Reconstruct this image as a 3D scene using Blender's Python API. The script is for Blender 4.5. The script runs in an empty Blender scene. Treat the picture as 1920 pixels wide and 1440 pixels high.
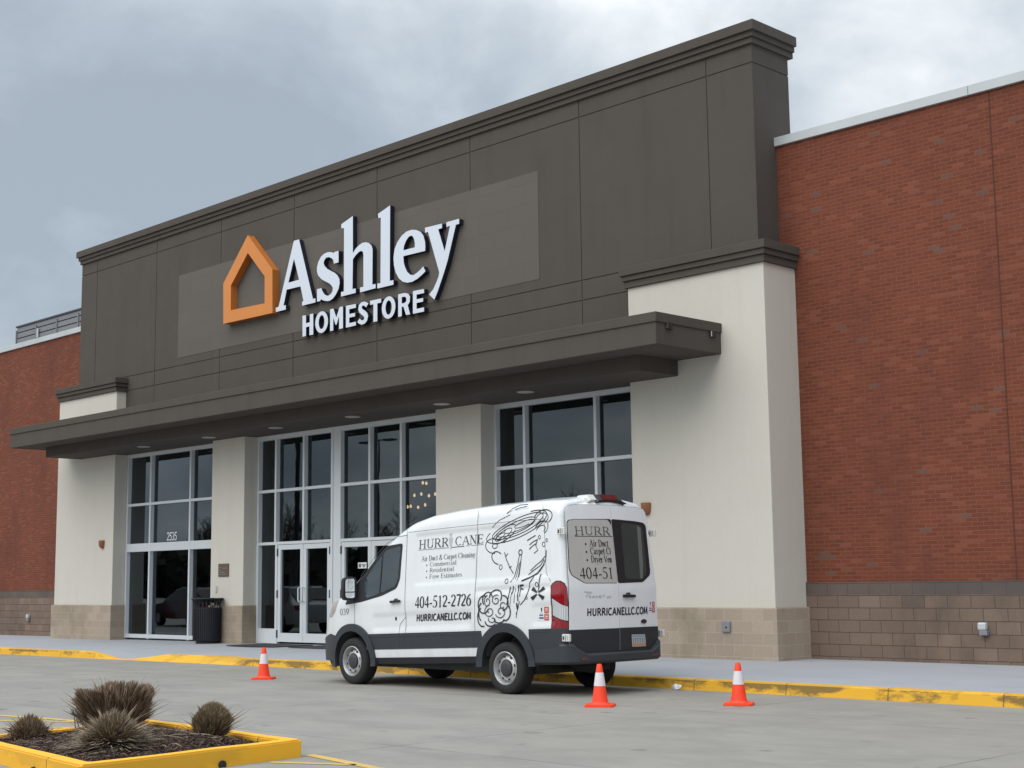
import bpy, bmesh, math, random
from mathutils import Vector, Matrix, geometry, noise
R=math.radians; PI=math.pi
scene=bpy.context.scene; COL=scene.collection

# ---------------------------------------------------------------- camera
cam=bpy.data.cameras.new('camera'); cob=bpy.data.objects.new('camera',cam); COL.objects.link(cob)
cam.sensor_width=36.0; cam.lens=2731.46/1920*36; cam.clip_end=3000; cam.clip_start=.1
_r=Vector((0.69931909,0.71470671,-0.01212976)); _u=Vector((0.10506008,-0.0859836,0.99074174)); _f=Vector((-0.70704681,0.69411897,0.13521711))
cob.matrix_world=Matrix(((_r.x,_u.x,-_f.x,0),(_r.y,_u.y,-_f.y,0),(_r.z,_u.z,-_f.z,1.5),(0,0,0,1)))
scene.camera=cob
# ---------------------------------------------------------------- sun, sky, exposure
SUN_EL,SUN_AZ=R(52),R(186)           # compass style: 0 = +Y, clockwise
sd=bpy.data.lights.new('sun','SUN'); sd.energy=1.35; sd.angle=R(70); sd.color=(1,.94,.85)
so=bpy.data.objects.new('sun',sd); COL.objects.link(so)
_d=Vector((math.sin(SUN_AZ)*math.cos(SUN_EL),math.cos(SUN_AZ)*math.cos(SUN_EL),math.sin(SUN_EL)))
so.rotation_euler=_d.to_track_quat('Z','Y').to_euler(); so.location=(0,0,40)
scene.view_settings.view_transform='Standard'; scene.view_settings.look='None'
scene.view_settings.exposure=0.55; scene.view_settings.gamma=1.0
scene.view_settings.use_curve_mapping=False

class NT:
    """small helper round a node tree"""
    def __init__(s,tree): s.t=tree; tree.nodes.clear()
    def n(s,typ,**kw):
        nd=s.t.nodes.new(typ)
        for k,v in kw.items():
            if k in nd.inputs.keys(): nd.inputs[k].default_value=v
            else: setattr(nd,k,v)
        return nd
    def l(s,a,b): s.t.links.new(a,b)
    def math(s,op,a,b=None,c=None,clamp=False):
        nd=s.t.nodes.new('ShaderNodeMath'); nd.operation=op; nd.use_clamp=clamp
        for i,v in enumerate((a,b,c)):
            if v is None: continue
            if isinstance(v,(int,float)): nd.inputs[i].default_value=v
            else: s.l(v,nd.inputs[i])
        return nd.outputs[0]
    def mix(s,fac,a,b,blend='MIX'):
        nd=s.t.nodes.new('ShaderNodeMix'); nd.data_type='RGBA'; nd.blend_type=blend
        for i,v in ((0,fac),(6,a),(7,b)):
            if isinstance(v,(int,float)): nd.inputs[i].default_value=v
            elif isinstance(v,(tuple,list)): nd.inputs[i].default_value=(*v[:3],1)
            else: s.l(v,nd.inputs[i])
        return nd.outputs[2]
    def ramp(s,fac,stops,interp='LINEAR'):
        nd=s.t.nodes.new('ShaderNodeValToRGB'); cr=nd.color_ramp; cr.interpolation=interp
        while len(cr.elements)<len(stops): cr.elements.new(.5)
        for e,(p,c) in zip(cr.elements,stops):
            e.position=p; e.color=(c,c,c,1) if isinstance(c,(int,float)) else (*c,1)
        s.l(fac,nd.inputs[0]); return nd.outputs[0]
    def noise(s,vec,scale,detail=4,rough=.55,dist=0):
        nd=s.t.nodes.new('ShaderNodeTexNoise'); nd.inputs['Scale'].default_value=scale
        nd.inputs['Detail'].default_value=detail; nd.inputs['Roughness'].default_value=rough
        nd.inputs['Distortion'].default_value=dist
        if vec is not None: s.l(vec,nd.inputs['Vector'])
        return nd.outputs['Fac']
    def mapping(s,vec,scale=(1,1,1),loc=(0,0,0),rot=(0,0,0)):
        nd=s.t.nodes.new('ShaderNodeMapping'); nd.inputs['Scale'].default_value=scale
        nd.inputs['Location'].default_value=loc; nd.inputs['Rotation'].default_value=rot
        s.l(vec,nd.inputs['Vector']); return nd.outputs[0]

world=bpy.data.worlds.new('World'); scene.world=world; world.use_nodes=True
W=NT(world.node_tree)
_sky=W.n('ShaderNodeTexSky'); _sky.sky_type='NISHITA'; _sky.sun_disc=False
_sky.sun_elevation=SUN_EL; _sky.sun_rotation=SUN_AZ
_b1=W.n('ShaderNodeBackground'); W.l(_sky.outputs[0],_b1.inputs[0]); _b1.inputs[1].default_value=.1
_tc=W.n('ShaderNodeTexCoord'); _sx=W.n('ShaderNodeSeparateXYZ'); W.l(_tc.outputs['Generated'],_sx.inputs[0])
_zz=W.math('ADD',W.math('MAXIMUM',_sx.outputs[2],0.0),.42)
_cx=W.n('ShaderNodeCombineXYZ')
W.l(W.math('DIVIDE',_sx.outputs[0],_zz),_cx.inputs[0]); W.l(W.math('DIVIDE',_sx.outputs[1],_zz),_cx.inputs[1])
_cv=W.mapping(_cx.outputs[0],loc=(3.4,1.2,0.4),rot=(0,0,.5))
_n1=W.noise(_cv,1.5,9,.50,.3); _n2=W.noise(_cv,4.2,7,.55,.2); _n0=W.noise(_cv,.45,3,.5,.2)
_nn=W.math('ADD',W.math('MULTIPLY',_n1,.50),W.math('ADD',W.math('MULTIPLY',_n2,.28),W.math('MULTIPLY',_n0,.22)))
_cc=W.ramp(_nn,[(.425,(.275,.318,.368)),(.475,(.335,.385,.435)),(.51,(.405,.452,.495)),(.55,(.53,.57,.60)),(.615,(.76,.775,.78))],'LINEAR')
_up=W.math('MULTIPLY_ADD',W.math('MULTIPLY_ADD',_sx.outputs[2],1.7,-.62,clamp=True),1.9,1.0)
_b2=W.n('ShaderNodeBackground'); W.l(_cc,_b2.inputs[0]); W.l(_up,_b2.inputs[1])
_ms=W.n('ShaderNodeMixShader'); _ms.inputs[0].default_value=.93
W.l(_b1.outputs[0],_ms.inputs[1]); W.l(_b2.outputs[0],_ms.inputs[2])
_wo=W.n('ShaderNodeOutputWorld'); W.l(_ms.outputs[0],_wo.inputs[0])

# ---------------------------------------------------------------- materials
MATS={}
def newmat(name):
    m=bpy.data.materials.new(name); m.use_nodes=True; MATS[name]=m
    N=NT(m.node_tree); out=N.n('ShaderNodeOutputMaterial'); b=N.n('ShaderNodeBsdfPrincipled'); N.l(b.outputs[0],out.inputs[0])
    N.out=out; N.b=b; N.tc=N.n('ShaderNodeTexCoord'); N.obj=N.tc.outputs['Object']
    return m,N
def bump(N,h,strength=.3,dist=.01):
    bp=N.n('ShaderNodeBump'); bp.inputs['Strength'].default_value=strength; bp.inputs['Distance'].default_value=dist
    N.l(h,bp.inputs['Height']); N.l(bp.outputs[0],N.b.inputs['Normal'])
def plain(name,col,rough=.6,metal=0,var=.06,scale=6,spec=None,coat=0):
    m,N=newmat(name)
    f=N.noise(N.obj,scale,5,.6)
    c=N.mix(f,tuple(max(0,x*(1-var*2)) for x in col),tuple(min(1,x*(1+var*2)) for x in col))
    N.l(c,N.b.inputs['Base Color']); N.b.inputs['Roughness'].default_value=rough; N.b.inputs['Metallic'].default_value=metal
    if spec is not None: N.b.inputs['Specular IOR Level'].default_value=spec
    if coat: N.b.inputs['Coat Weight'].default_value=coat; N.b.inputs['Coat Roughness'].default_value=.06
    return m
def stucco(name,col,var=.08,streak=.1):
    m,N=newmat(name)
    f=N.noise(N.obj,1.3,6,.6); g=N.noise(N.obj,120,3,.6)
    v=N.mapping(N.obj,scale=(3.5,3.5,.25)); s=N.noise(v,1.0,5,.6)
    c=N.mix(f,tuple(x*(1-var) for x in col),tuple(x*(1+var) for x in col))
    c=N.mix(N.ramp(s,[(.5,0),(.75,streak)]),c,tuple(x*.62 for x in col)); c=N.mix(.28,c,N.mix(N.noise(N.obj,38,5,.7),(.3,.3,.3),(.7,.7,.7)),'OVERLAY')
    N.l(c,N.b.inputs['Base Color']); N.b.inputs['Roughness'].default_value=.9; N.b.inputs['Specular IOR Level'].default_value=.2
    bump(N,g,.35,.006); return m
stucco('stucco_brown',(.089,.077,.066),.11,.25)
stucco('stucco_trim',(.087,.075,.065),.10,.25)
stucco('stucco_cream',(.60,.57,.505),.035,.12)
m,N=newmat('sign_panel')        # lighter brown field with faint block joints
br=N.n('ShaderNodeTexBrick'); v=N.mapping(N.obj,rot=(R(90),0,0)); N.l(v,br.inputs['Vector'])
br.inputs['Scale'].default_value=1; br.inputs['Brick Width'].default_value=.9; br.inputs['Row Height'].default_value=.42; br.inputs['Mortar Size'].default_value=.007
br.inputs['Color1'].default_value=(.117,.104,.090,1); br.inputs['Color2'].default_value=(.110,.097,.084,1); br.inputs['Mortar'].default_value=(.095,.085,.075,1)
f=N.noise(N.obj,1.1,6,.6); N.l(N.mix(N.math('MULTIPLY',f,.35),br.outputs[0],(.1,.09,.08)),N.b.inputs['Base Color']); N.b.inputs['Roughness'].default_value=.85
bump(N,N.noise(N.obj,110,3),.3,.005)

def brickmat(name,bw,rh,mortar,c1,c2,mc,dark,lightc,rough,jitter=.05,stain=None,bstr=.6,top=None):
    m,N=newmat(name)
    sx=N.n('ShaderNodeSeparateXYZ'); N.l(N.obj,sx.inputs[0]); cb=N.n('ShaderNodeCombineXYZ')
    N.l(N.math('ADD',sx.outputs[0],sx.outputs[1]),cb.inputs[0]); N.l(sx.outputs[2],cb.inputs[1])
    def brick(a,b,mo,ms):
        br=N.n('ShaderNodeTexBrick'); N.l(cb.outputs[0],br.inputs['Vector']); br.inputs['Scale'].default_value=1
        br.inputs['Brick Width'].default_value=bw; br.inputs['Row Height'].default_value=rh; br.inputs['Mortar Size'].default_value=ms
        br.inputs['Mortar Smooth'].default_value=.2; br.inputs['Bias'].default_value=0
        br.inputs['Color1'].default_value=(*a,1); br.inputs['Color2'].default_value=(*b,1); br.inputs['Mortar'].default_value=(*mo,1); return br
    A=brick(c1,c2,mc,mortar); Bq=brick((0,0,0),(1,1,1),(.5,.5,.5),0)
    rnd=N.n('ShaderNodeRGBToBW'); N.l(Bq.outputs[0],rnd.inputs[0])
    big=N.noise(N.obj,.45,5,.6); fine=N.noise(N.obj,30,4,.6)
    sel=N.ramp(rnd.outputs[0],[(.972,0),(.985,1)],'CONSTANT'); sel2=N.ramp(rnd.outputs[0],[(0,1),(.10,0)],'CONSTANT')
    nm=N.math('SUBTRACT',1.0,A.outputs['Fac'])
    c=N.mix(N.math('MULTIPLY',N.math('MULTIPLY',sel,nm),.8),A.outputs[0],dark)
    c=N.mix(N.math('MULTIPLY',N.math('MULTIPLY',sel2,nm),.5),c,lightc)
    c=N.mix(.55,c,N.mix(big,(.35,.35,.35),(.68,.66,.66)),'OVERLAY')
    c=N.mix(.35,c,N.mix(fine,(.25,.25,.25),(.75,.75,.75)),'OVERLAY')
    if stain:
        st=N.noise(N.mapping(N.obj,scale=(1,1,.5)),.8,6,.65)
        c=N.mix(N.ramp(st,[(.5,0),(.72,.75)]),c,stain)
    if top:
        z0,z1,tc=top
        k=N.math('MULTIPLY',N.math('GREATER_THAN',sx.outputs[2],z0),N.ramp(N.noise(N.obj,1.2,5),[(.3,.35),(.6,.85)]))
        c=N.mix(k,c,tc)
    N.l(c,N.b.inputs['Base Color']); N.b.inputs['Roughness'].default_value=rough; N.b.inputs['Specular IOR Level'].default_value=.2
    h=N.math('ADD',N.math('MULTIPLY',nm,1.0),N.math('MULTIPLY',fine,.35)); bump(N,h,bstr,.008); return m
brickmat('brick_red',.203,.0677,.008,(.190,.056,.030),(.148,.043,.025),(.185,.082,.055),(.135,.085,.072),(.225,.078,.05),.85,stain=(.125,.040,.028))
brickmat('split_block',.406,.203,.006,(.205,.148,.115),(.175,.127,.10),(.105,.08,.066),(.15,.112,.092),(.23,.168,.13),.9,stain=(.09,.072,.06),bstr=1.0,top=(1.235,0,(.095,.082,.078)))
brickmat('smooth_block',.406,.203,.006,(.385,.318,.25),(.35,.288,.226),(.445,.382,.312),(.33,.28,.21),(.43,.365,.285),.85,stain=(.16,.145,.085),bstr=.3)

m,N=newmat('lot_concrete')
sx=N.n('ShaderNodeSeparateXYZ'); N.l(N.obj,sx.inputs[0])
a=N.noise(N.obj,.35,7,.62,.3); b_=N.noise(N.mapping(N.obj,scale=(.9,1.7,1),rot=(0,0,R(-30))),.9,6,.65,.4); g=N.noise(N.obj,90,4,.7); d=N.noise(N.obj,5,6,.65)
c=N.mix(a,(.225,.212,.188),(.325,.308,.275)); c=N.mix(N.ramp(b_,[(.42,0),(.66,.5)]),c,(.185,.178,.163))
c=N.mix(N.ramp(d,[(.55,0),(.75,.3)]),c,(.37,.355,.32)); c=N.mix(.35,c,N.mix(g,(.3,.3,.3),(.7,.7,.7)),'OVERLAY')
sp=N.noise(N.obj,2.2,2,.5); c=N.mix(N.ramp(sp,[(.68,0),(.73,.5)]),c,(.11,.105,.098))
def joint(o,off,per):
    q=N.math('ABSOLUTE',N.math('SUBTRACT',N.math('FRACT',N.math('DIVIDE',N.math('ADD',o,off),per)),.5))
    return N.math('LESS_THAN',q,.010/per)
wob=N.math('MULTIPLY',N.noise(N.obj,.8,3),.10)
jx=joint(N.math('ADD',sx.outputs[0],wob),10.7+2.3,4.6); jy=joint(N.math('ADD',sx.outputs[1],wob),-9.05+2.3,4.6)
jj=N.math('MULTIPLY',N.math('MAXIMUM',jx,jy),N.ramp(N.noise(N.obj,1.1,3),[(.35,.3),(.6,.85)]))
c=N.mix(jj,c,(.10,.095,.09))
N.l(c,N.b.inputs['Base Color']); N.b.inputs['Roughness'].default_value=.8; N.b.inputs['Specular IOR Level'].default_value=.3
bump(N,g,.25,.004)
m,N=newmat('walk_concrete')
a=N.noise(N.obj,.7,6,.6); g=N.noise(N.obj,140,3,.7); sx=N.n('ShaderNodeSeparateXYZ'); N.l(N.obj,sx.inputs[0])
c=N.mix(a,(.285,.30,.325),(.36,.375,.40)); c=N.mix(.5,c,N.mix(g,(.25,.25,.25),(.75,.75,.75)),'OVERLAY')
st=N.noise(N.mapping(N.obj,scale=(.6,1.5,1)),1.6,5); c=N.mix(N.ramp(st,[(.55,0),(.75,.35)]),c,(.22,.225,.235))
N.l(c,N.b.inputs['Base Color']); N.b.inputs['Roughness'].default_value=.85; bump(N,g,.4,.004)
def yellow(name,dirt,cs=((.66,.345,.015),(.76,.43,.03))):
    m,N=newmat(name)
    a=N.noise(N.obj,1.4,6,.6); zx=N.n('ShaderNodeSeparateXYZ'); N.l(N.obj,zx.inputs[0]); st=N.math('ADD',N.noise(N.mapping(N.obj,scale=(1.0,1.2,3)),1.1,8,.72),N.math('MULTIPLY_ADD',zx.outputs[2],.9,-.075)); g=N.noise(N.obj,60,4)
    c=N.mix(a,*cs)
    geo=N.n('ShaderNodeNewGeometry'); sn=N.n('ShaderNodeSeparateXYZ'); N.l(geo.outputs['Normal'],sn.inputs[0])
    vert=N.math('SUBTRACT',1.0,N.math('ABSOLUTE',sn.outputs[2]))      # wear sits on the upright face that tyres rub
    k=N.math('MULTIPLY',N.ramp(st,[(.455,0),(.54,.94)]),N.math('MULTIPLY_ADD',vert,.85,.15))
    c=N.mix(N.math('MULTIPLY',k,dirt),c,(.06,.05,.03))
    c=N.mix(N.math('MULTIPLY',N.ramp(N.noise(N.obj,9,6,.7),[(.6,0),(.75,.5)]),dirt),c,(.30,.26,.18))
    sx=N.n('ShaderNodeSeparateXYZ'); N.l(N.obj,sx.inputs[0])
    q=N.math('ABSOLUTE',N.math('SUBTRACT',N.math('FRACT',N.math('DIVIDE',sx.outputs[0],1.52)),.5))
    c=N.mix(N.math('MULTIPLY',N.math('LESS_THAN',q,.006),.7),c,(.08,.06,.03))
    N.l(c,N.b.inputs['Base Color']); N.b.inputs['Roughness'].default_value=.75; bump(N,g,.3,.004)
yellow('kerb_paint',.95); yellow('bed_paint',.18,((.80,.40,.014),(.88,.49,.03)))
m,N=newmat('line_paint')
c=N.mix(N.noise(N.obj,3,5),(.55,.34,.05),(.66,.45,.10)); c=N.mix(N.ramp(N.noise(N.obj,14,6,.7),[(.5,0),(.62,.75)]),c,(.32,.30,.26))
N.l(c,N.b.inputs['Base Color']); N.b.inputs['Roughness'].default_value=.8
m,N=newmat('mulch')
a=N.noise(N.obj,9,7,.7); c=N.mix(N.ramp(a,[(.35,0),(.7,1)]),(.022,.017,.015),(.085,.062,.05))
N.l(c,N.b.inputs['Base Color']); N.b.inputs['Roughness'].default_value=1; N.b.inputs['Specular IOR Level'].default_value=.1
bump(N,N.noise(N.obj,28,8,.75),1,.05)
def island(name,c1,c2,c3,rough=.85):
    m,N=newmat(name); geo=N.n('ShaderNodeNewGeometry')
    N.l(N.ramp(geo.outputs['Random Per Island'],[(0,c1),(.55,c2),(1,c3)]),N.b.inputs['Base Color'])
    N.b.inputs['Roughness'].default_value=rough; N.b.inputs['Specular IOR Level'].default_value=.15; return m
island('chips',(.02,.014,.012),(.055,.036,.028),(.13,.09,.065))
island('dry_grass_brown',(.10,.065,.045),(.22,.155,.108),(.48,.37,.26))
island('dry_grass_grey',(.16,.125,.09),(.30,.245,.18),(.52,.43,.32))
island('dry_grass_green',(.12,.09,.055),(.24,.185,.115),(.42,.33,.22))
island('woods_leaf',(.02,.026,.016),(.04,.046,.03),(.07,.07,.05))
plain('bark',(.06,.05,.043),.9,0,.2)
def carpaint(name,col):
    m,N=newmat(name)
    f=N.noise(N.obj,1.5,4); sx=N.n('ShaderNodeSeparateXYZ'); N.l(N.obj,sx.inputs[0])
    gr=N.math('MULTIPLY',N.ramp(N.noise(N.mapping(N.obj,scale=(1,1,.35)),5,6,.7),[(.42,0),(.7,1)]),N.ramp(sx.outputs[2],[(.35,.5),(1.3,.10)]))
    N.l(N.mix(gr,N.mix(f,tuple(x*.96 for x in col),col),tuple(x*y for x,y in zip(col,(.62,.60,.56)))),N.b.inputs['Base Color'])
    N.b.inputs['Roughness'].default_value=.28; N.b.inputs['Coat Weight'].default_value=.6; N.b.inputs['Coat Roughness'].default_value=.05
    return m
carpaint('van_white',(.76,.785,.81)); carpaint('paint_silver',(.35,.36,.37)); carpaint('paint_maroon',(.09,.018,.02)); carpaint('paint_dark',(.03,.035,.045))
plain('clad',(.030,.036,.044),.55,0,.08,9); plain('clad_low',(.017,.020,.026),.6); plain('black_plastic',(.012,.013,.015),.5); plain('seam',(.06,.062,.065),.8)
plain('joint_seal',(.085,.032,.024),.9); plain('mirror_face',(.72,.74,.74),.03,1); plain('seam_dark',(.02,.021,.023),.8)
plain('rubber',(.018,.018,.019),.85,0,.15,20); plain('steel',(.50,.505,.51),.38,.6,.06,12); plain('steel_dark',(.04,.042,.046),.5)
plain('alu',(.60,.63,.66),.4,.0,.03,3); plain('alu_white',(.63,.66,.685),.4,.0,.03,3); plain('coping',(.50,.53,.545),.5,.15,.08,1.2)
plain('screen_metal',(.20,.205,.22),.55,.2,.06,2); plain('screen_dark',(.045,.045,.05),.6)
plain('orange_paint',(.64,.225,.045),.5,0,.04,2); plain('orange_side',(.50,.155,.025),.55,0,.05,2)
plain('sign_white',(.66,.715,.80),.35,0,.015,2); plain('sign_return',(.012,.014,.028),.45)
plain('ink',(.015,.015,.020),.5); plain('ink_grey',(.11,.12,.135),.5); plain('ink_mid',(.045,.047,.055),.5); plain('ink_pale',(.46,.49,.52),.5); plain('film',(.43,.415,.395),.55,0,.03,3)
plain('badge',(.28,.29,.30),.3,.6); plain('chrome',(.75,.76,.77),.12,1); plain('oval_dark',(.03,.025,.05),.2)
plain('white_plastic',(.62,.62,.60),.5); plain('stick_blue',(.10,.13,.24),.6); plain('stick_red',(.52,.09,.07),.6); plain('stick_white',(.72,.74,.76),.6)
plain('plate_blue',(.27,.32,.38),.5); plain('plate_pale',(.42,.45,.48),.5); plain('plate_peach',(.45,.26,.17),.5)
m=plain('cone_orange',(.95,.060,.016),.55,0,.09,9); plain('cone_white',(.70,.66,.70),.45,0,.06,14)
plain('bronze',(.15,.105,.075),.45,.4); plain('sconce_copper',(.30,.125,.06),.45,.3); plain('bin_metal',(.010,.012,.018),.5); plain('mat_dark',(.03,.03,.033),.9)
plain('paper',(.62,.64,.66),.8); plain('box_grey',(.25,.26,.28),.5,.3); plain('interior',(.035,.034,.034),.9); plain('int_floor',(.06,.05,.045),.5); plain('roof_membrane',(.3,.3,.3),.9)
plain('cab_lining',(.085,.09,.092),.8); plain('dash',(.03,.034,.036),.7); plain('seat_cloth',(.05,.055,.06),.9); plain('sconce_side',(.3,.1,.04),.5); plain('soffit_trim',(.40,.38,.35),.5); plain('litter_white',(.66,.68,.70),.5)
plain('amber',(.5,.13,.02),.3)
def lens(name,col,rough=.12):
    m,N=newmat(name); v=N.n('ShaderNodeTexWave'); v.inputs['Scale'].default_value=14; N.l(N.obj,v.inputs['Vector'])
    N.l(N.mix(v.outputs['Fac'],tuple(x*.65 for x in col),col),N.b.inputs['Base Color']); N.b.inputs['Roughness'].default_value=rough
    N.b.inputs['Coat Weight'].default_value=.8; N.b.inputs['Coat Roughness'].default_value=.04; return m
lens('lens_red',(.30,.004,.010)); lens('lens_clear',(.62,.63,.66)); lens('lens_dark_red',(.11,.010,.014)); lens('lens_head',(.5,.45,.42))
def glass(name,tint,refl,ior=1.5):
    m=bpy.data.materials.new(name); m.use_nodes=True; MATS[name]=m; N=NT(m.node_tree); out=N.n('ShaderNodeOutputMaterial')
    t=N.n('ShaderNodeBsdfTransparent'); t.inputs[0].default_value=(*tint,1); g=N.n('ShaderNodeBsdfGlossy'); g.inputs[0].default_value=(.82,.93,1,1); g.inputs['Roughness'].default_value=.012
    tc=N.n('ShaderNodeTexCoord'); bp=N.n('ShaderNodeBump'); bp.inputs['Strength'].default_value=.05; bp.inputs['Distance'].default_value=.02
    N.l(N.noise(tc.outputs['Object'],.9,2),bp.inputs['Height']); N.l(bp.outputs[0],g.inputs['Normal'])
    fr=N.n('ShaderNodeFresnel'); geo=N.n('ShaderNodeNewGeometry'); N.l(N.math('SUBTRACT',ior,N.math('MULTIPLY',geo.outputs['Backfacing'],ior-1/ior)),fr.inputs[0]); mx=N.n('ShaderNodeMixShader')
    N.l(N.math('MULTIPLY',fr.outputs[0],refl,clamp=True),mx.inputs[0]); N.l(t.outputs[0],mx.inputs[1]); N.l(g.outputs[0],mx.inputs[2]); N.l(mx.outputs[0],out.inputs[0]); return m
glass('store_glass',(.15,.165,.18),1.6); glass('cab_glass',(.74,.80,.77),2.4); glass('mirror_glass',(.02,.02,.02),12)
m,N=newmat('dark_glass'); N.b.inputs['Base Color'].default_value=(.012,.014,.018,1); N.b.inputs['Roughness'].default_value=.04; N.b.inputs['IOR'].default_value=1.5
m,N=newmat('rear_pane'); N.l(N.mix(N.noise(N.obj,1.2,3),(.030,.045,.045),(.045,.06,.058)),N.b.inputs['Base Color']); N.b.inputs['Roughness'].default_value=.06
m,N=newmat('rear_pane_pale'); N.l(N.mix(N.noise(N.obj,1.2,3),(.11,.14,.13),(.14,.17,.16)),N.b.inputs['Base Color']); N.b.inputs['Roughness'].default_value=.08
m,N=newmat('bulb'); N.b.inputs['Base Color'].default_value=(1,.8,.55,1); N.b.inputs['Emission Color'].default_value=(1,.66,.36,1); N.b.inputs['Emission Strength'].default_value=3.2

# ---------------------------------------------------------------- mesh helpers
ROOT={}
class MB:
    def __init__(s): s.v=[]; s.f=[]; s.mi=[]; s.cur=0
    def vert(s,p): s.v.append(tuple(p)); return len(s.v)-1
    def face(s,ids): s.f.append(tuple(ids)); s.mi.append(s.cur)
    def poly(s,pts): s.face([s.vert(p) for p in pts])
    def box(s,x0,x1,y0,y1,z0,z1):
        i=[s.vert(p) for p in ((x0,y0,z0),(x1,y0,z0),(x1,y1,z0),(x0,y1,z0),(x0,y0,z1),(x1,y0,z1),(x1,y1,z1),(x0,y1,z1))]
        for q in ((0,1,2,3),(4,5,6,7),(0,1,5,4),(1,2,6,5),(2,3,7,6),(3,0,4,7)): s.face([i[k] for k in q])
    def bbox(s,x0,x1,y0,y1,z0,z1,b=.006):
        """box with chamfered edges"""
        bm=bmesh.new(); vs=[bm.verts.new(p) for p in ((x0,y0,z0),(x1,y0,z0),(x1,y1,z0),(x0,y1,z0),(x0,y0,z1),(x1,y0,z1),(x1,y1,z1),(x0,y1,z1))]
        for q in ((3,2,1,0),(4,5,6,7),(0,1,5,4),(1,2,6,5),(2,3,7,6),(3,0,4,7)): bm.faces.new([vs[k] for k in q])
        bmesh.ops.bevel(bm,geom=bm.edges[:],offset=b,segments=2,affect='EDGES',profile=.5)
        s.addbm(bm); bm.free()
    def addbm(s,bm,fn=None):
        bm.verts.index_update(); o=len(s.v)
        for v in bm.verts: s.v.append(tuple(fn(v.co) if fn else v.co))
        for f in bm.faces: s.face([o+v.index for v in f.verts])
    def ring(s,rings,close=True,caps=True):
        """loft closed rings of equal length"""
        ids=[[s.vert(p) for p in r] for r in rings]; n=len(ids[0])
        for a,b in zip(ids,ids[1:]):
            for k in range(n if close else n-1): s.face((a[k],a[(k+1)%n],b[(k+1)%n],b[k]))
        if caps: s.face(ids[0][::-1]); s.face(ids[-1])
    def tube(s,pts,r,n=8,caps=True):
        pts=[Vector(p) for p in pts]; rings=[]
        rr=r if isinstance(r,(list,tuple)) else [r]*len(pts)
        for i,p in enumerate(pts):
            t=(pts[min(i+1,len(pts)-1)]-pts[max(i-1,0)]).normalized()
            a=t.orthogonal().normalized() if i==0 else (prev-t*prev.dot(t)).normalized()
            prev=a; b=t.cross(a)
            rings.append([p+(a*math.cos(2*PI*k/n)+b*math.sin(2*PI*k/n))*rr[i] for k in range(n)])
        s.ring(rings,caps=caps)
    def lathe(s,prof,c=(0,0,0),axis='z',n=32,caps=False):
        rings=[]
        for r,h in prof:
            q=[]
            for k in range(n):
                a=2*PI*k/n; x,y=r*math.cos(a),r*math.sin(a)
                q.append((c[0]+x,c[1]+y,c[2]+h) if axis=='z' else ((c[0]+x,c[1]+h,c[2]+y) if axis=='y' else (c[0]+h,c[1]+x,c[2]+y)))
            rings.append(q)
        s.ring(rings,caps=caps)
    def prism_y(s,loops,y0,y1,side=None):
        """polygon with holes in XZ, extruded from y0 (front) to y1; side = material index of the walls"""
        L=[[Vector((x,0,z)) for x,z in lp] for lp in loops]; tri=geometry.tessellate_polygon(L)
        flat=[p for lp in loops for p in lp]
        a=[s.vert((x,y0,z)) for x,z in flat]; b=[s.vert((x,y1,z)) for x,z in flat]
        for t in tri: s.face([a[k] for k in t]); s.face([b[k] for k in t][::-1])
        c=s.cur
        if side is not None: s.cur=side
        o=0
        for lp in loops:
            n=len(lp)
            for k in range(n): s.face((a[o+k],a[o+(k+1)%n],b[o+(k+1)%n],b[o+k]))
            o+=n
        s.cur=c
    def build(s,name,mat,parent=None,smooth=False,recalc=True,loc=None):
        me=bpy.data.meshes.new(name); off=Vector((0,0,0))
        if parent is not None: off=ROOT[parent.name]
        elif loc is not None: off=Vector(loc)
        me.from_pydata([tuple(Vector(v)-off) for v in s.v],[],s.f)
        for m_ in (mat if isinstance(mat,(list,tuple)) else [mat]): me.materials.append(MATS[m_])
        me.polygons.foreach_set('material_index',s.mi)
        if recalc:
            bm=bmesh.new(); bm.from_mesh(me); bmesh.ops.recalc_face_normals(bm,faces=bm.faces[:]); bm.to_mesh(me); bm.free()
        if smooth:
            me.polygons.foreach_set('use_smooth',[True]*len(me.polygons)); me.set_sharp_from_angle(angle=R(smooth if smooth is not True else 35))
        me.update()
        o=bpy.data.objects.new(name,me); COL.objects.link(o)
        if parent is not None: o.parent=parent; ROOT[o.name]=ROOT[parent.name]
        else: o.location=off; ROOT[o.name]=off
        return o
def thing(name,label,cat,loc,group=None,rotz=0):
    o=bpy.data.objects.new(name,None); COL.objects.link(o); o.location=loc; o.rotation_euler=(0,0,rotz); o.empty_display_size=.2
    ROOT[o.name]=Vector(loc); tag(o,label,cat,group); return o
def tag(o,label,cat,group=None):
    o['label']=label; o['category']=cat
    if group: o['group']=group
    return o
def struct(o,kind='structure'): o['kind']=kind; return o
def copy_tree(o,parent=None):
    c=o.copy(); COL.objects.link(c)
    if parent is not None: c.parent=parent
    for ch in list(o.children): copy_tree(ch,c)
    return c
def ss(a,b,x):
    t=min(1,max(0,(x-a)/(b-a))); return t*t*(3-2*t)
def lerp(t,x):
    if x<=t[0][0]: return t[0][1]
    for (a,b),(c,d) in zip(t,t[1:]):
        if x<=c: return b+(d-b)*(x-a)/(c-a)
    return t[-1][1]

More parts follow.
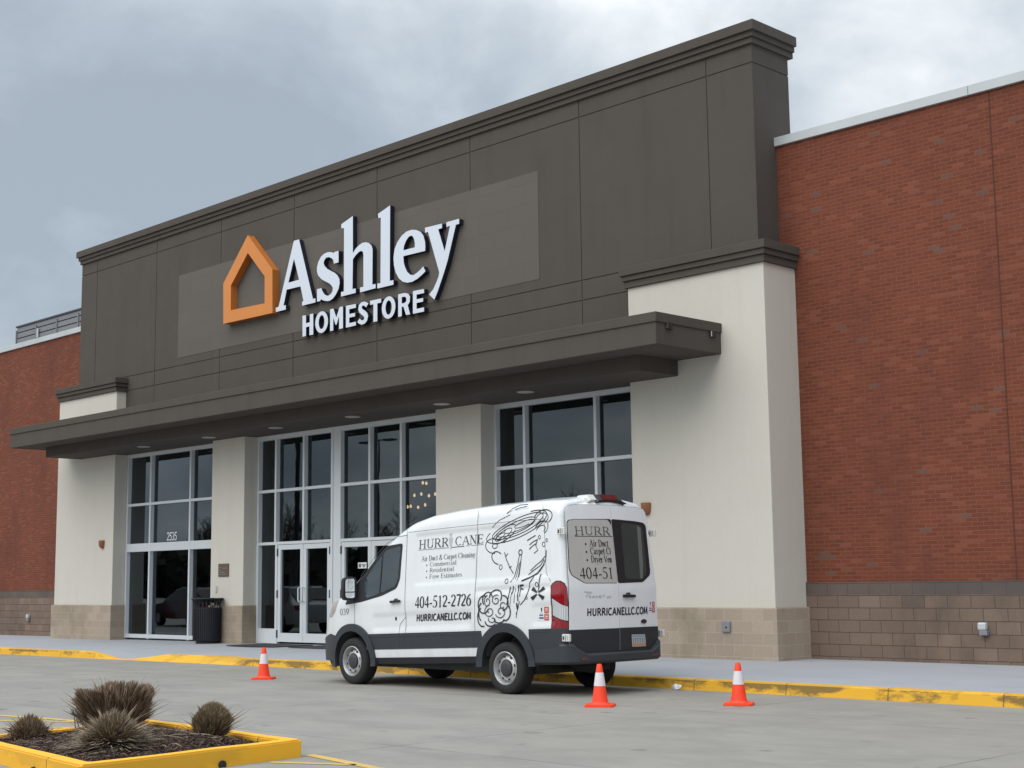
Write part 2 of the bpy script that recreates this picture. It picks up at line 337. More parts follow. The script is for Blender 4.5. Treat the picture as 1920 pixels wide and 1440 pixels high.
# ---------------------------------------------------------------- lettering skeletons (cap height 1)
def arc(cx,cy,rx,ry,a0,a1,n=14): return [(cx+rx*math.cos(R(a0+(a1-a0)*k/n)),cy+ry*math.sin(R(a0+(a1-a0)*k/n))) for k in range(n+1)]
def _g():
    G={}
    # each stroke: (points, weight)  v=pen (thick upright, thin level)  t=thin  T=thick  s=serif (serif face only)
    sf=lambda x,y,h=.13: ([(x-h,y),(x+h,y)],'s')
    def stem(x,y0=0,y1=1,w='T',s0=True,s1=True,h=.13):
        o=[([(x,y0),(x,y1)],w)]
        if s0: o.append(sf(x,y0,h))
        if s1: o.append(sf(x,y1,h))
        return o
    tick=lambda x,y0,y1: ([(x,y0),(x,y1)],'s')
    G['H']=(.86,stem(.18)+stem(.68)+[([(.18,.5),(.68,.5)],'t')])
    G['U']=(.84,stem(.18,.3,1,s0=False)+stem(.67,.3,1,'t',s0=False)+[(arc(.425,.3,.245,.3,180,360),'v')])
    G['R']=(.80,stem(.18)+[([(.18,1),(.38,1)]+arc(.38,.745,.22,.255,90,-90)+[(.18,.49)],'v'),([(.40,.49),(.70,0)],'T'),sf(.72,0,.07)])
    G['I']=(.36,stem(.18))
    G['C']=(.80,[(arc(.45,.5,.34,.5,50,310,20),'v'),tick(.67,.70,.98)])
    G['A']=(.84,[([(.10,0),(.42,1)],'t'),([(.42,1),(.74,0)],'T'),([(.22,.34),(.63,.34)],'t'),sf(.10,0,.11),sf(.74,0,.12)])
    G['N']=(.86,stem(.16,w='t')+stem(.70,w='t',s0=False)+[([(.16,1),(.70,0)],'T')])
    G['E']=(.72,stem(.18)+[([(.18,1),(.60,1)],'t'),([(.18,.52),(.50,.52)],'t'),([(.18,0),(.63,0)],'t'),tick(.61,.78,1),tick(.64,0,.24),tick(.50,.42,.62)])
    G['F']=(.68,stem(.18)+[([(.18,1),(.58,1)],'t'),([(.18,.5),(.48,.5)],'t'),tick(.59,.78,1),tick(.48,.4,.6)])
    G['D']=(.84,stem(.18)+[([(.18,1),(.36,1)]+arc(.36,.5,.36,.5,90,-90,18)+[(.18,0)],'v')])
    G['V']=(.80,[([(.08,1),(.40,0)],'T'),([(.40,0),(.70,1)],'t'),sf(.08,1,.11),sf(.72,1,.09)])
    G['L']=(.62,stem(.18)+[([(.18,0),(.56,0)],'t')])
    G['O']=(.86,[(arc(.43,.5,.33,.5,90,450,28),'v')])
    G['M']=(1.0,[([(.14,0),(.20,1)],'T'),([(.20,1),(.48,.1),(.76,1)],'T'),([(.76,1),(.84,0)],'T')])
    G['T']=(.70,stem(.35,s1=False)+[([(.05,1),(.65,1)],'t')])
    G['S']=(.64,[(arc(.33,.74,.22,.26,40,270,14)+arc(.33,.25,.24,.245,90,-140,14),'v')])
    G['&']=(.86,[([(.78,.40),(.62,.12),(.44,0)]+arc(.32,.22,.22,.22,270,130,10)+[(.44,.56)]+arc(.40,.80,.15,.19,-30,210,14)+[(.36,.50),(.74,0)],'v')])
    G['.']=(.28,[([(.14,.0),(.14,.13)],'T')]); G['-']=(.42,[([(.06,.34),(.36,.34)],'D')])
    G['*']=(.55,[([(.2,.38),(.2,.40)],'B')])
    G[' ']=(.34,[])
    # lower case, x height .66
    G['i']=(.34,stem(.17,0,.66,s1=False)+[([(.05,.64),(.17,.64)],'s'),([(.17,.86),(.17,.98)],'T')])
    G['l']=(.34,stem(.17,0,1,s1=False)+[([(.05,.99),(.17,.99)],'s')])
    G['r']=(.46,stem(.17,0,.66,s1=False)+[([(.05,.64),(.17,.64)],'s'),([(.19,.46),(.28,.62),(.40,.62)],'v')])
    G['n']=(.60,stem(.16,0,.66,s1=False,h=.1)+stem(.45,0,.46,s1=False,h=.1)+[([(.04,.64),(.16,.64)],'s'),([(.18,.48),(.26,.62),(.36,.645),(.44,.58),(.45,.46)],'v')])
    G['m']=(.90,stem(.16,0,.66,s1=False,h=.1)+stem(.45,0,.46,s1=False,h=.1)+stem(.74,0,.46,s1=False,h=.1)+[([(.04,.64),(.16,.64)],'s'),([(.18,.48),(.26,.62),(.36,.645),(.44,.58),(.45,.46)],'v'),([(.47,.48),(.55,.62),(.65,.645),(.73,.58),(.74,.46)],'v')])
    G['u']=(.60,stem(.14,.2,.66,s0=False,s1=False)+stem(.44,0,.66,s0=False,s1=False)+[([(.14,.2),(.17,.07),(.25,.015),(.35,.05),(.44,.2)],'v'),([(.02,.64),(.14,.64)],'s'),([(.32,.64),(.44,.64)],'s'),([(.44,.02),(.55,.02)],'s')])
    G['o']=(.58,[(arc(.28,.33,.20,.32,90,450,22),'v')])
    G['c']=(.50,[(arc(.28,.33,.20,.32,50,310,16),'v')])
    G['e']=(.52,[([(.09,.36),(.46,.36)]+arc(.28,.33,.19,.31,8,310,18),'v')])
    G['a']=(.54,[([(.10,.52),(.18,.63),(.28,.645),(.36,.58),(.37,.10),(.43,.02),(.50,.06)],'v'),(arc(.24,.18,.15,.17,60,330,12),'v')])
    G['d']=(.60,stem(.44,0,1,s0=False,s1=False)+[(arc(.27,.33,.18,.32,60,310,16),'v'),([(.32,.99),(.44,.99)],'s'),([(.44,.02),(.54,.02)],'s')])
    G['p']=(.60,stem(.16,-.3,.66,s1=False)+[([(.04,.64),(.16,.64)],'s'),(arc(.31,.33,.18,.32,130,-130,16),'v')])
    G['g']=(.56,[(arc(.25,.43,.16,.22,90,450,16),'v'),([(.16,.24),(.12,.12),(.36,.06),(.46,-.08)]+arc(.27,-.14,.19,.13,0,-320,14),'t'),([(.36,.60),(.50,.62)],'s')])
    G['s']=(.42,[(arc(.21,.49,.13,.16,40,270,10)+arc(.21,.17,.15,.16,90,-140,10),'v')])
    G['t']=(.38,[([(.18,.86),(.18,.12),(.24,.02),(.34,.05)],'T'),([(.04,.65),(.34,.65)],'s')])
    G['y']=(.58,[([(.08,.66),(.29,.04)],'T'),([(.50,.66),(.24,-.2),(.10,-.27)],'t'),sf(.08,.66,.08),sf(.50,.66,.08)])
    G['0']=(.62,[(arc(.31,.5,.22,.5,90,450,26),'v')])
    G['1']=(.62,stem(.33,s1=False)+[([(.16,.86),(.33,.99)],'t')])
    G['2']=(.62,[(arc(.30,.74,.22,.26,165,-20,14)+[(.08,.03)],'v'),([(.08,.04),(.55,.04)],'T2')])
    G['3']=(.62,[(arc(.28,.76,.19,.24,150,-80,12),'v'),(arc(.27,.27,.24,.27,85,-150,14),'v')])
    G['4']=(.62,[([(.42,1),(.06,.30)],'t'),([(.06,.28),(.58,.28)],'T2'),([(.42,0),(.42,1)],'T')])
    G['5']=(.62,[([(.54,.98),(.18,.98)],'T2'),([(.18,1),(.14,.58)],'t'),([(.14,.57)]+arc(.26,.31,.26,.31,100,-140,16),'v')])
    G['6']=(.62,[([(.50,.98),(.25,.80),(.12,.52)]+arc(.31,.32,.22,.32,160,520,24),'v')])
    G['7']=(.62,[([(.08,.97),(.56,.97)],'T2'),([(.55,.97),(.26,0)],'T')])
    G['9']=(.62,[([(.12,.02),(.37,.20),(.50,.48)]+arc(.31,.68,.22,.32,-20,340,24),'v')])
    return G
GLY=_g()
def strokes(text,x0,y0,h,width=None,face='serif',slant=0.0,bold=1.0,xs=.9):
    """quads (lists of 2D points) for a line of lettering; width scales the line to a given length"""
    adv=sum(GLY[c][0] for c in text); k=xs*h
    if width: k=width/adv
    out=[]; cx=0
    for c in text:
        a,st=GLY[c]
        for pts,w in st:
            if face!='serif' and w=='s': continue
            P=[(x0+(cx+px)*k+slant*py*h,y0+py*h) for px,py in pts]
            W=[]
            for i in range(len(P)):
                p,q=P[max(i-1,0)],P[min(i+1,len(P)-1)]; dx,dy=q[0]-p[0],q[1]-p[1]; L=math.hypot(dx,dy) or 1
                vert=abs(dy)/L
                if face=='serif': ww={'v':.045+.105*vert**1.5,'t':.05,'T':.145,'s':.05,'D':.10,'B':.22,'T2':.11}[w]
                else: ww={'B':.2}.get(w,.155)
                W.append(ww*h*bold/2)
            prev=None
            for i in range(len(P)):
                p,q=P[max(i-1,0)],P[min(i+1,len(P)-1)]; dx,dy=q[0]-p[0],q[1]-p[1]; L=math.hypot(dx,dy) or 1
                nx,ny=-dy/L*W[i],dx/L*W[i]; e=0
                px,py=P[i]
                if face!='serif' and len(P)==2:
                    ex=W[i]*.6*(-1 if i==0 else 1); px+=dx/L*ex; py+=dy/L*ex
                cur=((px+nx,py+ny),(px-nx,py-ny))
                if prev: out.append([prev[0],prev[1],cur[1],cur[0]])
                prev=cur
            out.append(None)
        cx+=a
    return out

# ================================================================ THE SETTING
def gz(x): return .0045*min(0.0,max(x,-45)+22)
def grid_sheet(name,xs,ys,zf,mat,kind='structure'):
    mb=MB(); ids=[[mb.vert((x,y,zf(x,y))) for x in xs] for y in ys]
    for j in range(len(ys)-1):
        for i in range(len(xs)-1): mb.face((ids[j][i],ids[j][i+1],ids[j+1][i+1],ids[j+1][i]))
    return struct(mb.build(name,mat,recalc=False),kind)
grid_sheet('parking_lot',[-900,-200,-60,-45,-40,-35,-30,-26,-22,0,40,200,900],[-900,-200,-30,0,16.3,40],lambda x,y:gz(x),'lot_concrete')
KT=[(-33.6,.15),(-29.9,.15),(-28.75,.012),(-28.25,.012),(-27.2,.13),(-24,.135),(-12,.15)]     # height of the kerb along the front
KS=[(-28.3,.03),(-27.6,.34),(-24.6,.30),(-23.9,.03)]                                          # how far its face leans back
KY=16.13
xsk=sorted(set([-70,-60,-50,-45,-40,-36,-33.6]+[round(-33+.25*i,3) for i in range(48)]+[-21+.6*i for i in range(45)]+[12,30,60]))
mb=MB(); rows=[]
for x in xsk:
    g=gz(x); t=lerp(KT,x); s=lerp(KS,x)
    w=.004*math.sin(x*2.1)+.004*math.sin(x*5.3)
    rows.append([mb.vert(p) for p in ((x,KY+w,g-.05),(x,KY+.004+w,g+.003),(x,KY+s+w,g+t-.018),(x,KY+s+.018+w,g+t),(x,KY+s+.15,g+t+.002),(x,KY+s+.152,g+t-.2))])
for a,b in zip(rows,rows[1:]):
    for k in range(5): mb.face((a[k],b[k],b[k+1],a[k+1]))
struct(mb.build('kerb','kerb_paint',recalc=False))
ysw=[0,.15,.35,.6,1]
mb=MB(); rows=[]
for x in xsk:
    g=gz(x); t=lerp(KT,x); s=lerp(KS,x); y0=KY+s+.1505; back=g+.152
    rows.append([mb.vert((x,y0+(23-y0)*f,(g+t+(back-g-t)*ss(0,.45,f)))) for f in ysw])
for a,b in zip(rows,rows[1:]):
    for k in range(len(ysw)-1): mb.face((a[k],b[k],b[k+1],a[k+1]))
struct(mb.build('sidewalk','walk_concrete',recalc=False))
# painted lines beside the planting bed
mb=MB()
def stripe(a,b,w):
    a=Vector((*a,.004)); b=Vector((*b,.004)); n=Vector((-(b-a).y,(b-a).x,0)).normalized()*w/2
    mb.poly([a-n,b-n,b+n,a+n])
stripe((-10.80,8.01),(-6.5,7.25),.11); 
def q(a,b,w):
    stripe(a,b,w)
q((-10.62,7.46),(-9.9,7.83),.08)
for a,b in (((-20,7.35),(-17.01,8.05)),((-17.01,8.05),(-16.1,8.24)),((-16.1,8.24),(-15.2,8.32)),((-15.2,8.32),(-13.5,8.13)),((-16.6,7.62),(-15.4,8.30)),((-15.85,7.12),(-14.5,8.22)),((-14.9,6.7),(-13.75,7.75))): q(a,b,.10)
struct(mb.build('road_marking','line_paint',recalc=False))

# ================================================================ THE STORE
ZB=-.12      # walls start below the pavement
store=thing('store_building','brown and cream stucco store front between red brick wings, orange house sign above the entrance','store',(-27,21,0))
# --- tall brown parapet wall: scored stucco panels over a backing
YT=20.727
gx=[-39.36,-38.44,-35.12,-31.92,-28.7,-25.48,-22.32,-19.11,-15.9,-14.867]; gzs=[5.2,6.985,7.385,10.71,11.07]
mb=MB(); mb.box(-39.345,-14.88,YT+.014,21.83,5.2,11.07)
g=.011
for i in range(len(gx)-1):
    for j in range(len(gzs)-1):
        x0=gx[i]+(g if i else 0); x1=gx[i+1]-(g if i<len(gx)-2 else 0); z0=gzs[j]+(g if j else 0); z1=gzs[j+1]-(g if j<3 else 0)
        mb.box(x0,x1,YT,YT+.03,z0,z1)
for (xa,xb) in ((-39.36,-39.33),(-14.895,-14.867)):                     # scored returns
    mb.box(xa,xb,YT+.031,21.84,5.2,10.70); mb.box(xa,xb,YT+.031,21.84,10.722,11.07)
mb.build('parapet_wall','stucco_brown',store)
mb=MB(); mb.box(-33.94,-20.28,YT-.006,YT+.01,7.6,9.86); mb.build('sign_field','sign_panel',store)
def cornice(name,parent,x0,x1,yf,yb,steps):
    """stepped band round front and both ends; steps = (z0,z1,projection)"""
    mb=MB()
    for z0,z1,o in steps: mb.bbox(x0-o,x1+o,yf-o,yb,z0,z1,.008)
    return mb.build(name,'stucco_trim',parent)
cornice('parapet_cornice',store,-39.36,-14.867,YT,21.95,[(11.055,11.165,.05),(11.165,11.265,.09),(11.265,11.45,.14)])
# --- cream columns at both ends with block bases and caps
for xa,xb in ((-39.93,-36.62),(-17.67,-14.57)):
    mb=MB(); mb.bbox(xa,xb,20.43,21.40,1.02,6.97,.012); col=mb.build('column','stucco_cream',store)
    mb=MB(); mb.bbox(xa-.06,xb+.06,20.372,21.41,ZB,1.03,.012); mb.build('column_base','smooth_block',col)
    cornice('column_cap',col,xa,xb,20.43,21.46,[(6.955,7.085,.05),(7.085,7.185,.085),(7.185,7.335,.12)])
for xa,xb in ((-31.72,-30.28),(-23.15,-21.75)):
    mb=MB(); mb.bbox(xa,xb,20.43,21.2,1.02,5.20,.012); pr=mb.build('pier','stucco_cream',store)
    mb=MB(); mb.bbox(xa-.03,xb+.03,20.39,21.1,ZB,1.03,.012); mb.build('pier_base','smooth_block',pr)
# --- canopy
mb=MB(); mb.bbox(-39.34,-15.53,18.65,20.75,5.45,5.84,.01); mb.bbox(-39.365,-15.505,18.625,20.76,5.83,6.0,.01)
can=mb.build('canopy','stucco_trim',store)
mb=MB(); mb.bbox(-38.58,-16.52,19.35,20.87,5.17,5.452,.01); mb.build('canopy_soffit','stucco_trim',can)
for x in (-34.1,-31.0,-28.15,-25.25,-22.3,-19.85):
    mb=MB(); mb.lathe([(.0,-.012),(.13,-.012),(.17,-.006),(.175,.004)],(x,19.85,5.168),n=24); mb.build('soffit_light','soffit_trim',can,smooth=True)
for y,z in ((18.98,5.79),(20.18,5.78)):
    mb=MB(); mb.box(-15.56,-15.495,y-.075,y+.075,z-.055,z+.05); mb.build('scupper','seam_dark',can)
    mb=MB(); mb.box(-15.51,-15.47,y-.10,y-.078,z-.055,z+.04); mb.build('scupper_flange','chrome',can)
# --- brick wings
for xa,xb,xj in ((-14.92,14,(-10.73,-2.5,5.5)),(-78,-39.9,(-47.5,-55.7,-64))):
    mb=MB(); mb.box(xa,xb,21.37,22.2,1.44,9.27); w=mb.build('brick_wing','brick_red',store)
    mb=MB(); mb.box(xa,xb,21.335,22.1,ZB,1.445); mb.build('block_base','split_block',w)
    mb=MB()
    x=xa if xa>-20 else xb
    xs=[xa]+[v for v in (([xa+3.86+3.05*k for k in range(9)]) if xa>-20 else ([xb-4.4-3.05*k for k in range(12)][::-1])) if xa<v<xb]+[xb]
    for a,b in zip(xs,xs[1:]): mb.bbox(a+.004,b-.004,21.315,22.3,9.262,9.425,.006)
    mb.build('coping','coping',w)
    for j in xj:
        mb=MB(); mb.box(j-.008,j+.008,21.362,21.39,1.45,9.26); mb.build('control_joint','joint_seal',w)
# --- body of the store behind the fronts
mb=MB(); mb.box(-77,-40.2,22.2,60,0,9.2); mb.box(-14.3,13.5,22.2,60,0,9.2); mb.box(-40.2,-14.3,36,60,0,9.2); mb.box(-40.2,-14.3,21.9,36,6.2,9.2); mb.build('store_body','roof_membrane',store)
mb=MB(); mb.box(-39.8,-14.6,35.5,35.9,0,6.15); mb.box(-39.9,-39.7,21.5,35.6,0,6.15); mb.box(-14.9,-14.6,21.5,35.6,0,6.15); mb.box(-39.8,-14.6,21.85,35.9,5.3,5.5)
mb.build('interior_shell','interior',store)
mb=MB(); mb.box(-39.8,-14.6,20.9,35.6,.05,.125); mb.build('interior_floor','int_floor',store)
# --- roof equipment screen on the left wing
mb=MB(); xs=[-50.39+1.55*k for k in range(8)]
for zt,zb_,dy in ((10.575,10.36,0),(10.785,10.615,0),(10.985,10.825,0)):
    mb.box(-50.36,-39.6,24.0+dy,24.05+dy,zb_,zt)
scr=mb.build('roof_screen','screen_metal',store)
mb=MB(); mb.box(-50.36,-39.6,24.052,24.08,9.2,10.98); mb.build('screen_backing','screen_dark',scr)
mb=MB(); mb.bbox(-50.42,-39.55,23.96,24.1,11.0,11.06,.005); mb.build('screen_cap','screen_dark',scr)
for x in xs: mb=MB(); mb.box(x-.03,x+.03,23.965,24.06,9.2,10.90); mb.build('screen_post','screen_metal',scr)
mb=MB(); mb.box(-48.70,-48.60,23.93,23.963,10.42,10.75); mb.build('screen_opening','coping',scr)

# --- glazing
YG=20.86; PT=.07
def frame_bars(mb,vx,hz,x0,x1,z0,z1,w=PT,y0=YG-.05,y1=YG+.10):
    """mullions run through; rails are butted between them"""
    for x in vx: mb.bbox(x-w/2,x+w/2,y0,y1,z0,z1,.004)
    vv=sorted(vx)
    for z,hw_ in hz:
        for a,b in zip(vv,vv[1:]): mb.bbox(a+w/2-.002,b-w/2+.002,y0+.004,y1-.004,z-hw_/2,z+hw_/2,.004)
def panes(parent,cells):
    for x0,x1,z0,z1 in cells:
        mb=MB(); mb.poly([(x0,YG+.06,z0),(x1,YG+.06,z0),(x1,YG+.06,z1),(x0,YG+.06,z1)]); mb.build('pane','store_glass',parent,recalc=False)
def window(vx,hz,z0,z1):
    mb=MB(); frame_bars(mb,vx,hz,min(vx),max(vx),z0,z1)
    mb.box(min(vx)-.04,max(vx)+.04,YG-.06,YG+.05,5.125,5.175)             # head trim under the soffit
    w=mb.build('window','alu',store); 
    zs=[z for z,_ in hz]; cells=[(a,b,c,d) for a,b in zip(vx,vx[1:]) for c,d in zip(zs,zs[1:])]
    panes(w,cells); return w
w1=window([-36.57,-35.35,-33.35,-31.70],[(.19,.10),(2.58,.22),(3.76,.07),(5.105,.05)],.12,5.13)
w3=window([-21.72,-20.87,-18.92,-17.70],[(.19,.10),(2.55,.07),(3.84,.07),(5.105,.05)],.12,5.13)
for wn,(xa,xb) in ((w1,(-36.61,-31.6)),(w3,(-21.76,-17.6))): pass
# address number on the glass of the first window
DIG='2535'
mb=MB()
def lay_strokes(mb,qs,fn,d0=.0015,dd=.00012):
    k=0
    for q_ in qs:
        if q_ is None: k+=1; continue
        mb.poly([fn(x,y,d0+dd*k) for x,y in q_])
def flat_y(y): return lambda x,z,d:(x,y-d,z)
lay_strokes(mb,strokes(DIG,-34.63,2.745,.2,.50,'sans',bold=.9),flat_y(YG+.06)); mb.build('address_number','stick_white',w1,recalc=False)
# entrance: two glazed bays with pairs of doors
vxa=[-30.24,-29.50,-28.36,-27.25]; vxb=[-26.95,-25.86,-24.75,-23.2]
mb=MB()
for vx in (vxa,vxb):
    for x in vx: mb.bbox(x-PT/2,x+PT/2,YG-.05,YG+.10,2.48,5.13,.004)
    for z in (2.52,3.80,5.10):
        for a,b in zip(vx,vx[1:]): mb.bbox(a+.033,b-.033,YG-.046,YG+.096,z-.035,z+.035,.004)
mb.bbox(-27.215,-26.985,YG-.03,YG+.1,.12,5.13,.004)
mb.box(-30.28,-23.15,YG-.06,YG+.05,5.125,5.175)
# sidelights and door jambs
for x in (-30.24,-29.44,-27.26,-26.94,-24.66,-23.2): mb.bbox(x-.045,x+.045,YG-.052,YG+.062,.12,2.485,.004)
for a,b in ((-30.195,-29.485),(-24.615,-23.245)):
    mb.bbox(a,b,YG-.045,YG+.05,.12,.42,.004); mb.bbox(a,b,YG-.046,YG+.05,.42,.47,.004)
ent=mb.build('entrance','alu_white',store)
cells=[(a,b,c,d) for vx in (vxa,vxb) for a,b in zip(vx,vx[1:]) for c,d in ((2.52,3.80),(3.80,5.105))]+[(-30.2,-29.48,.45,2.5),(-24.62,-23.24,.45,2.5)]
panes(ent,cells)
def door(x0,x1,hinge,deco=None):
    mb=MB(); y0,y1=YG-.038,YG+.045; z0,z1=.165,2.475; s=.115
    mb.bbox(x0,x0+s,y0,y1,z0,z1,.004); mb.bbox(x1-s,x1,y0,y1,z0,z1,.004)
    mb.bbox(x0+s-.002,x1-s+.002,y0+.003,y1-.003,z0,z0+.21,.004); mb.bbox(x0+s-.002,x1-s+.002,y0+.003,y1-.003,z1-.115,z1,.004)
    d=mb.build('door','alu_white',ent)
    mb=MB(); mb.poly([(x0+s,YG+.012,z0+.2),(x1-s,YG+.012,z0+.2),(x1-s,YG+.012,z1-.11),(x0+s,YG+.012,z1-.11)]); mb.build('door_glass','store_glass',d,recalc=False)
    hx=x1-.055 if hinge<0 else x0+.055; sg=-1 if hinge<0 else 1
    mb=MB(); mb.tube([(hx,y0-.002,1.12),(hx,y0-.08,1.12),(hx+sg*.02,y0-.085,1.15),(hx+sg*.02,y0-.085,1.42),(hx,y0-.08,1.45),(hx,y0-.002,1.45)],.016,8); mb.build('door_handle','alu',d,smooth=True)
    ex=x0 if hinge<0 else x1
    for z in (.35,1.3,2.3): mb=MB(); mb.box(ex-.02,ex+.02,y0-.02,y0-.001,z-.09,z+.09); mb.build('hinge','steel_dark',d)
    return d
D=[door(-29.39,-28.365,-1),door(-28.355,-27.31,1),door(-26.89,-25.805,-1),door(-25.795,-24.71,1)]

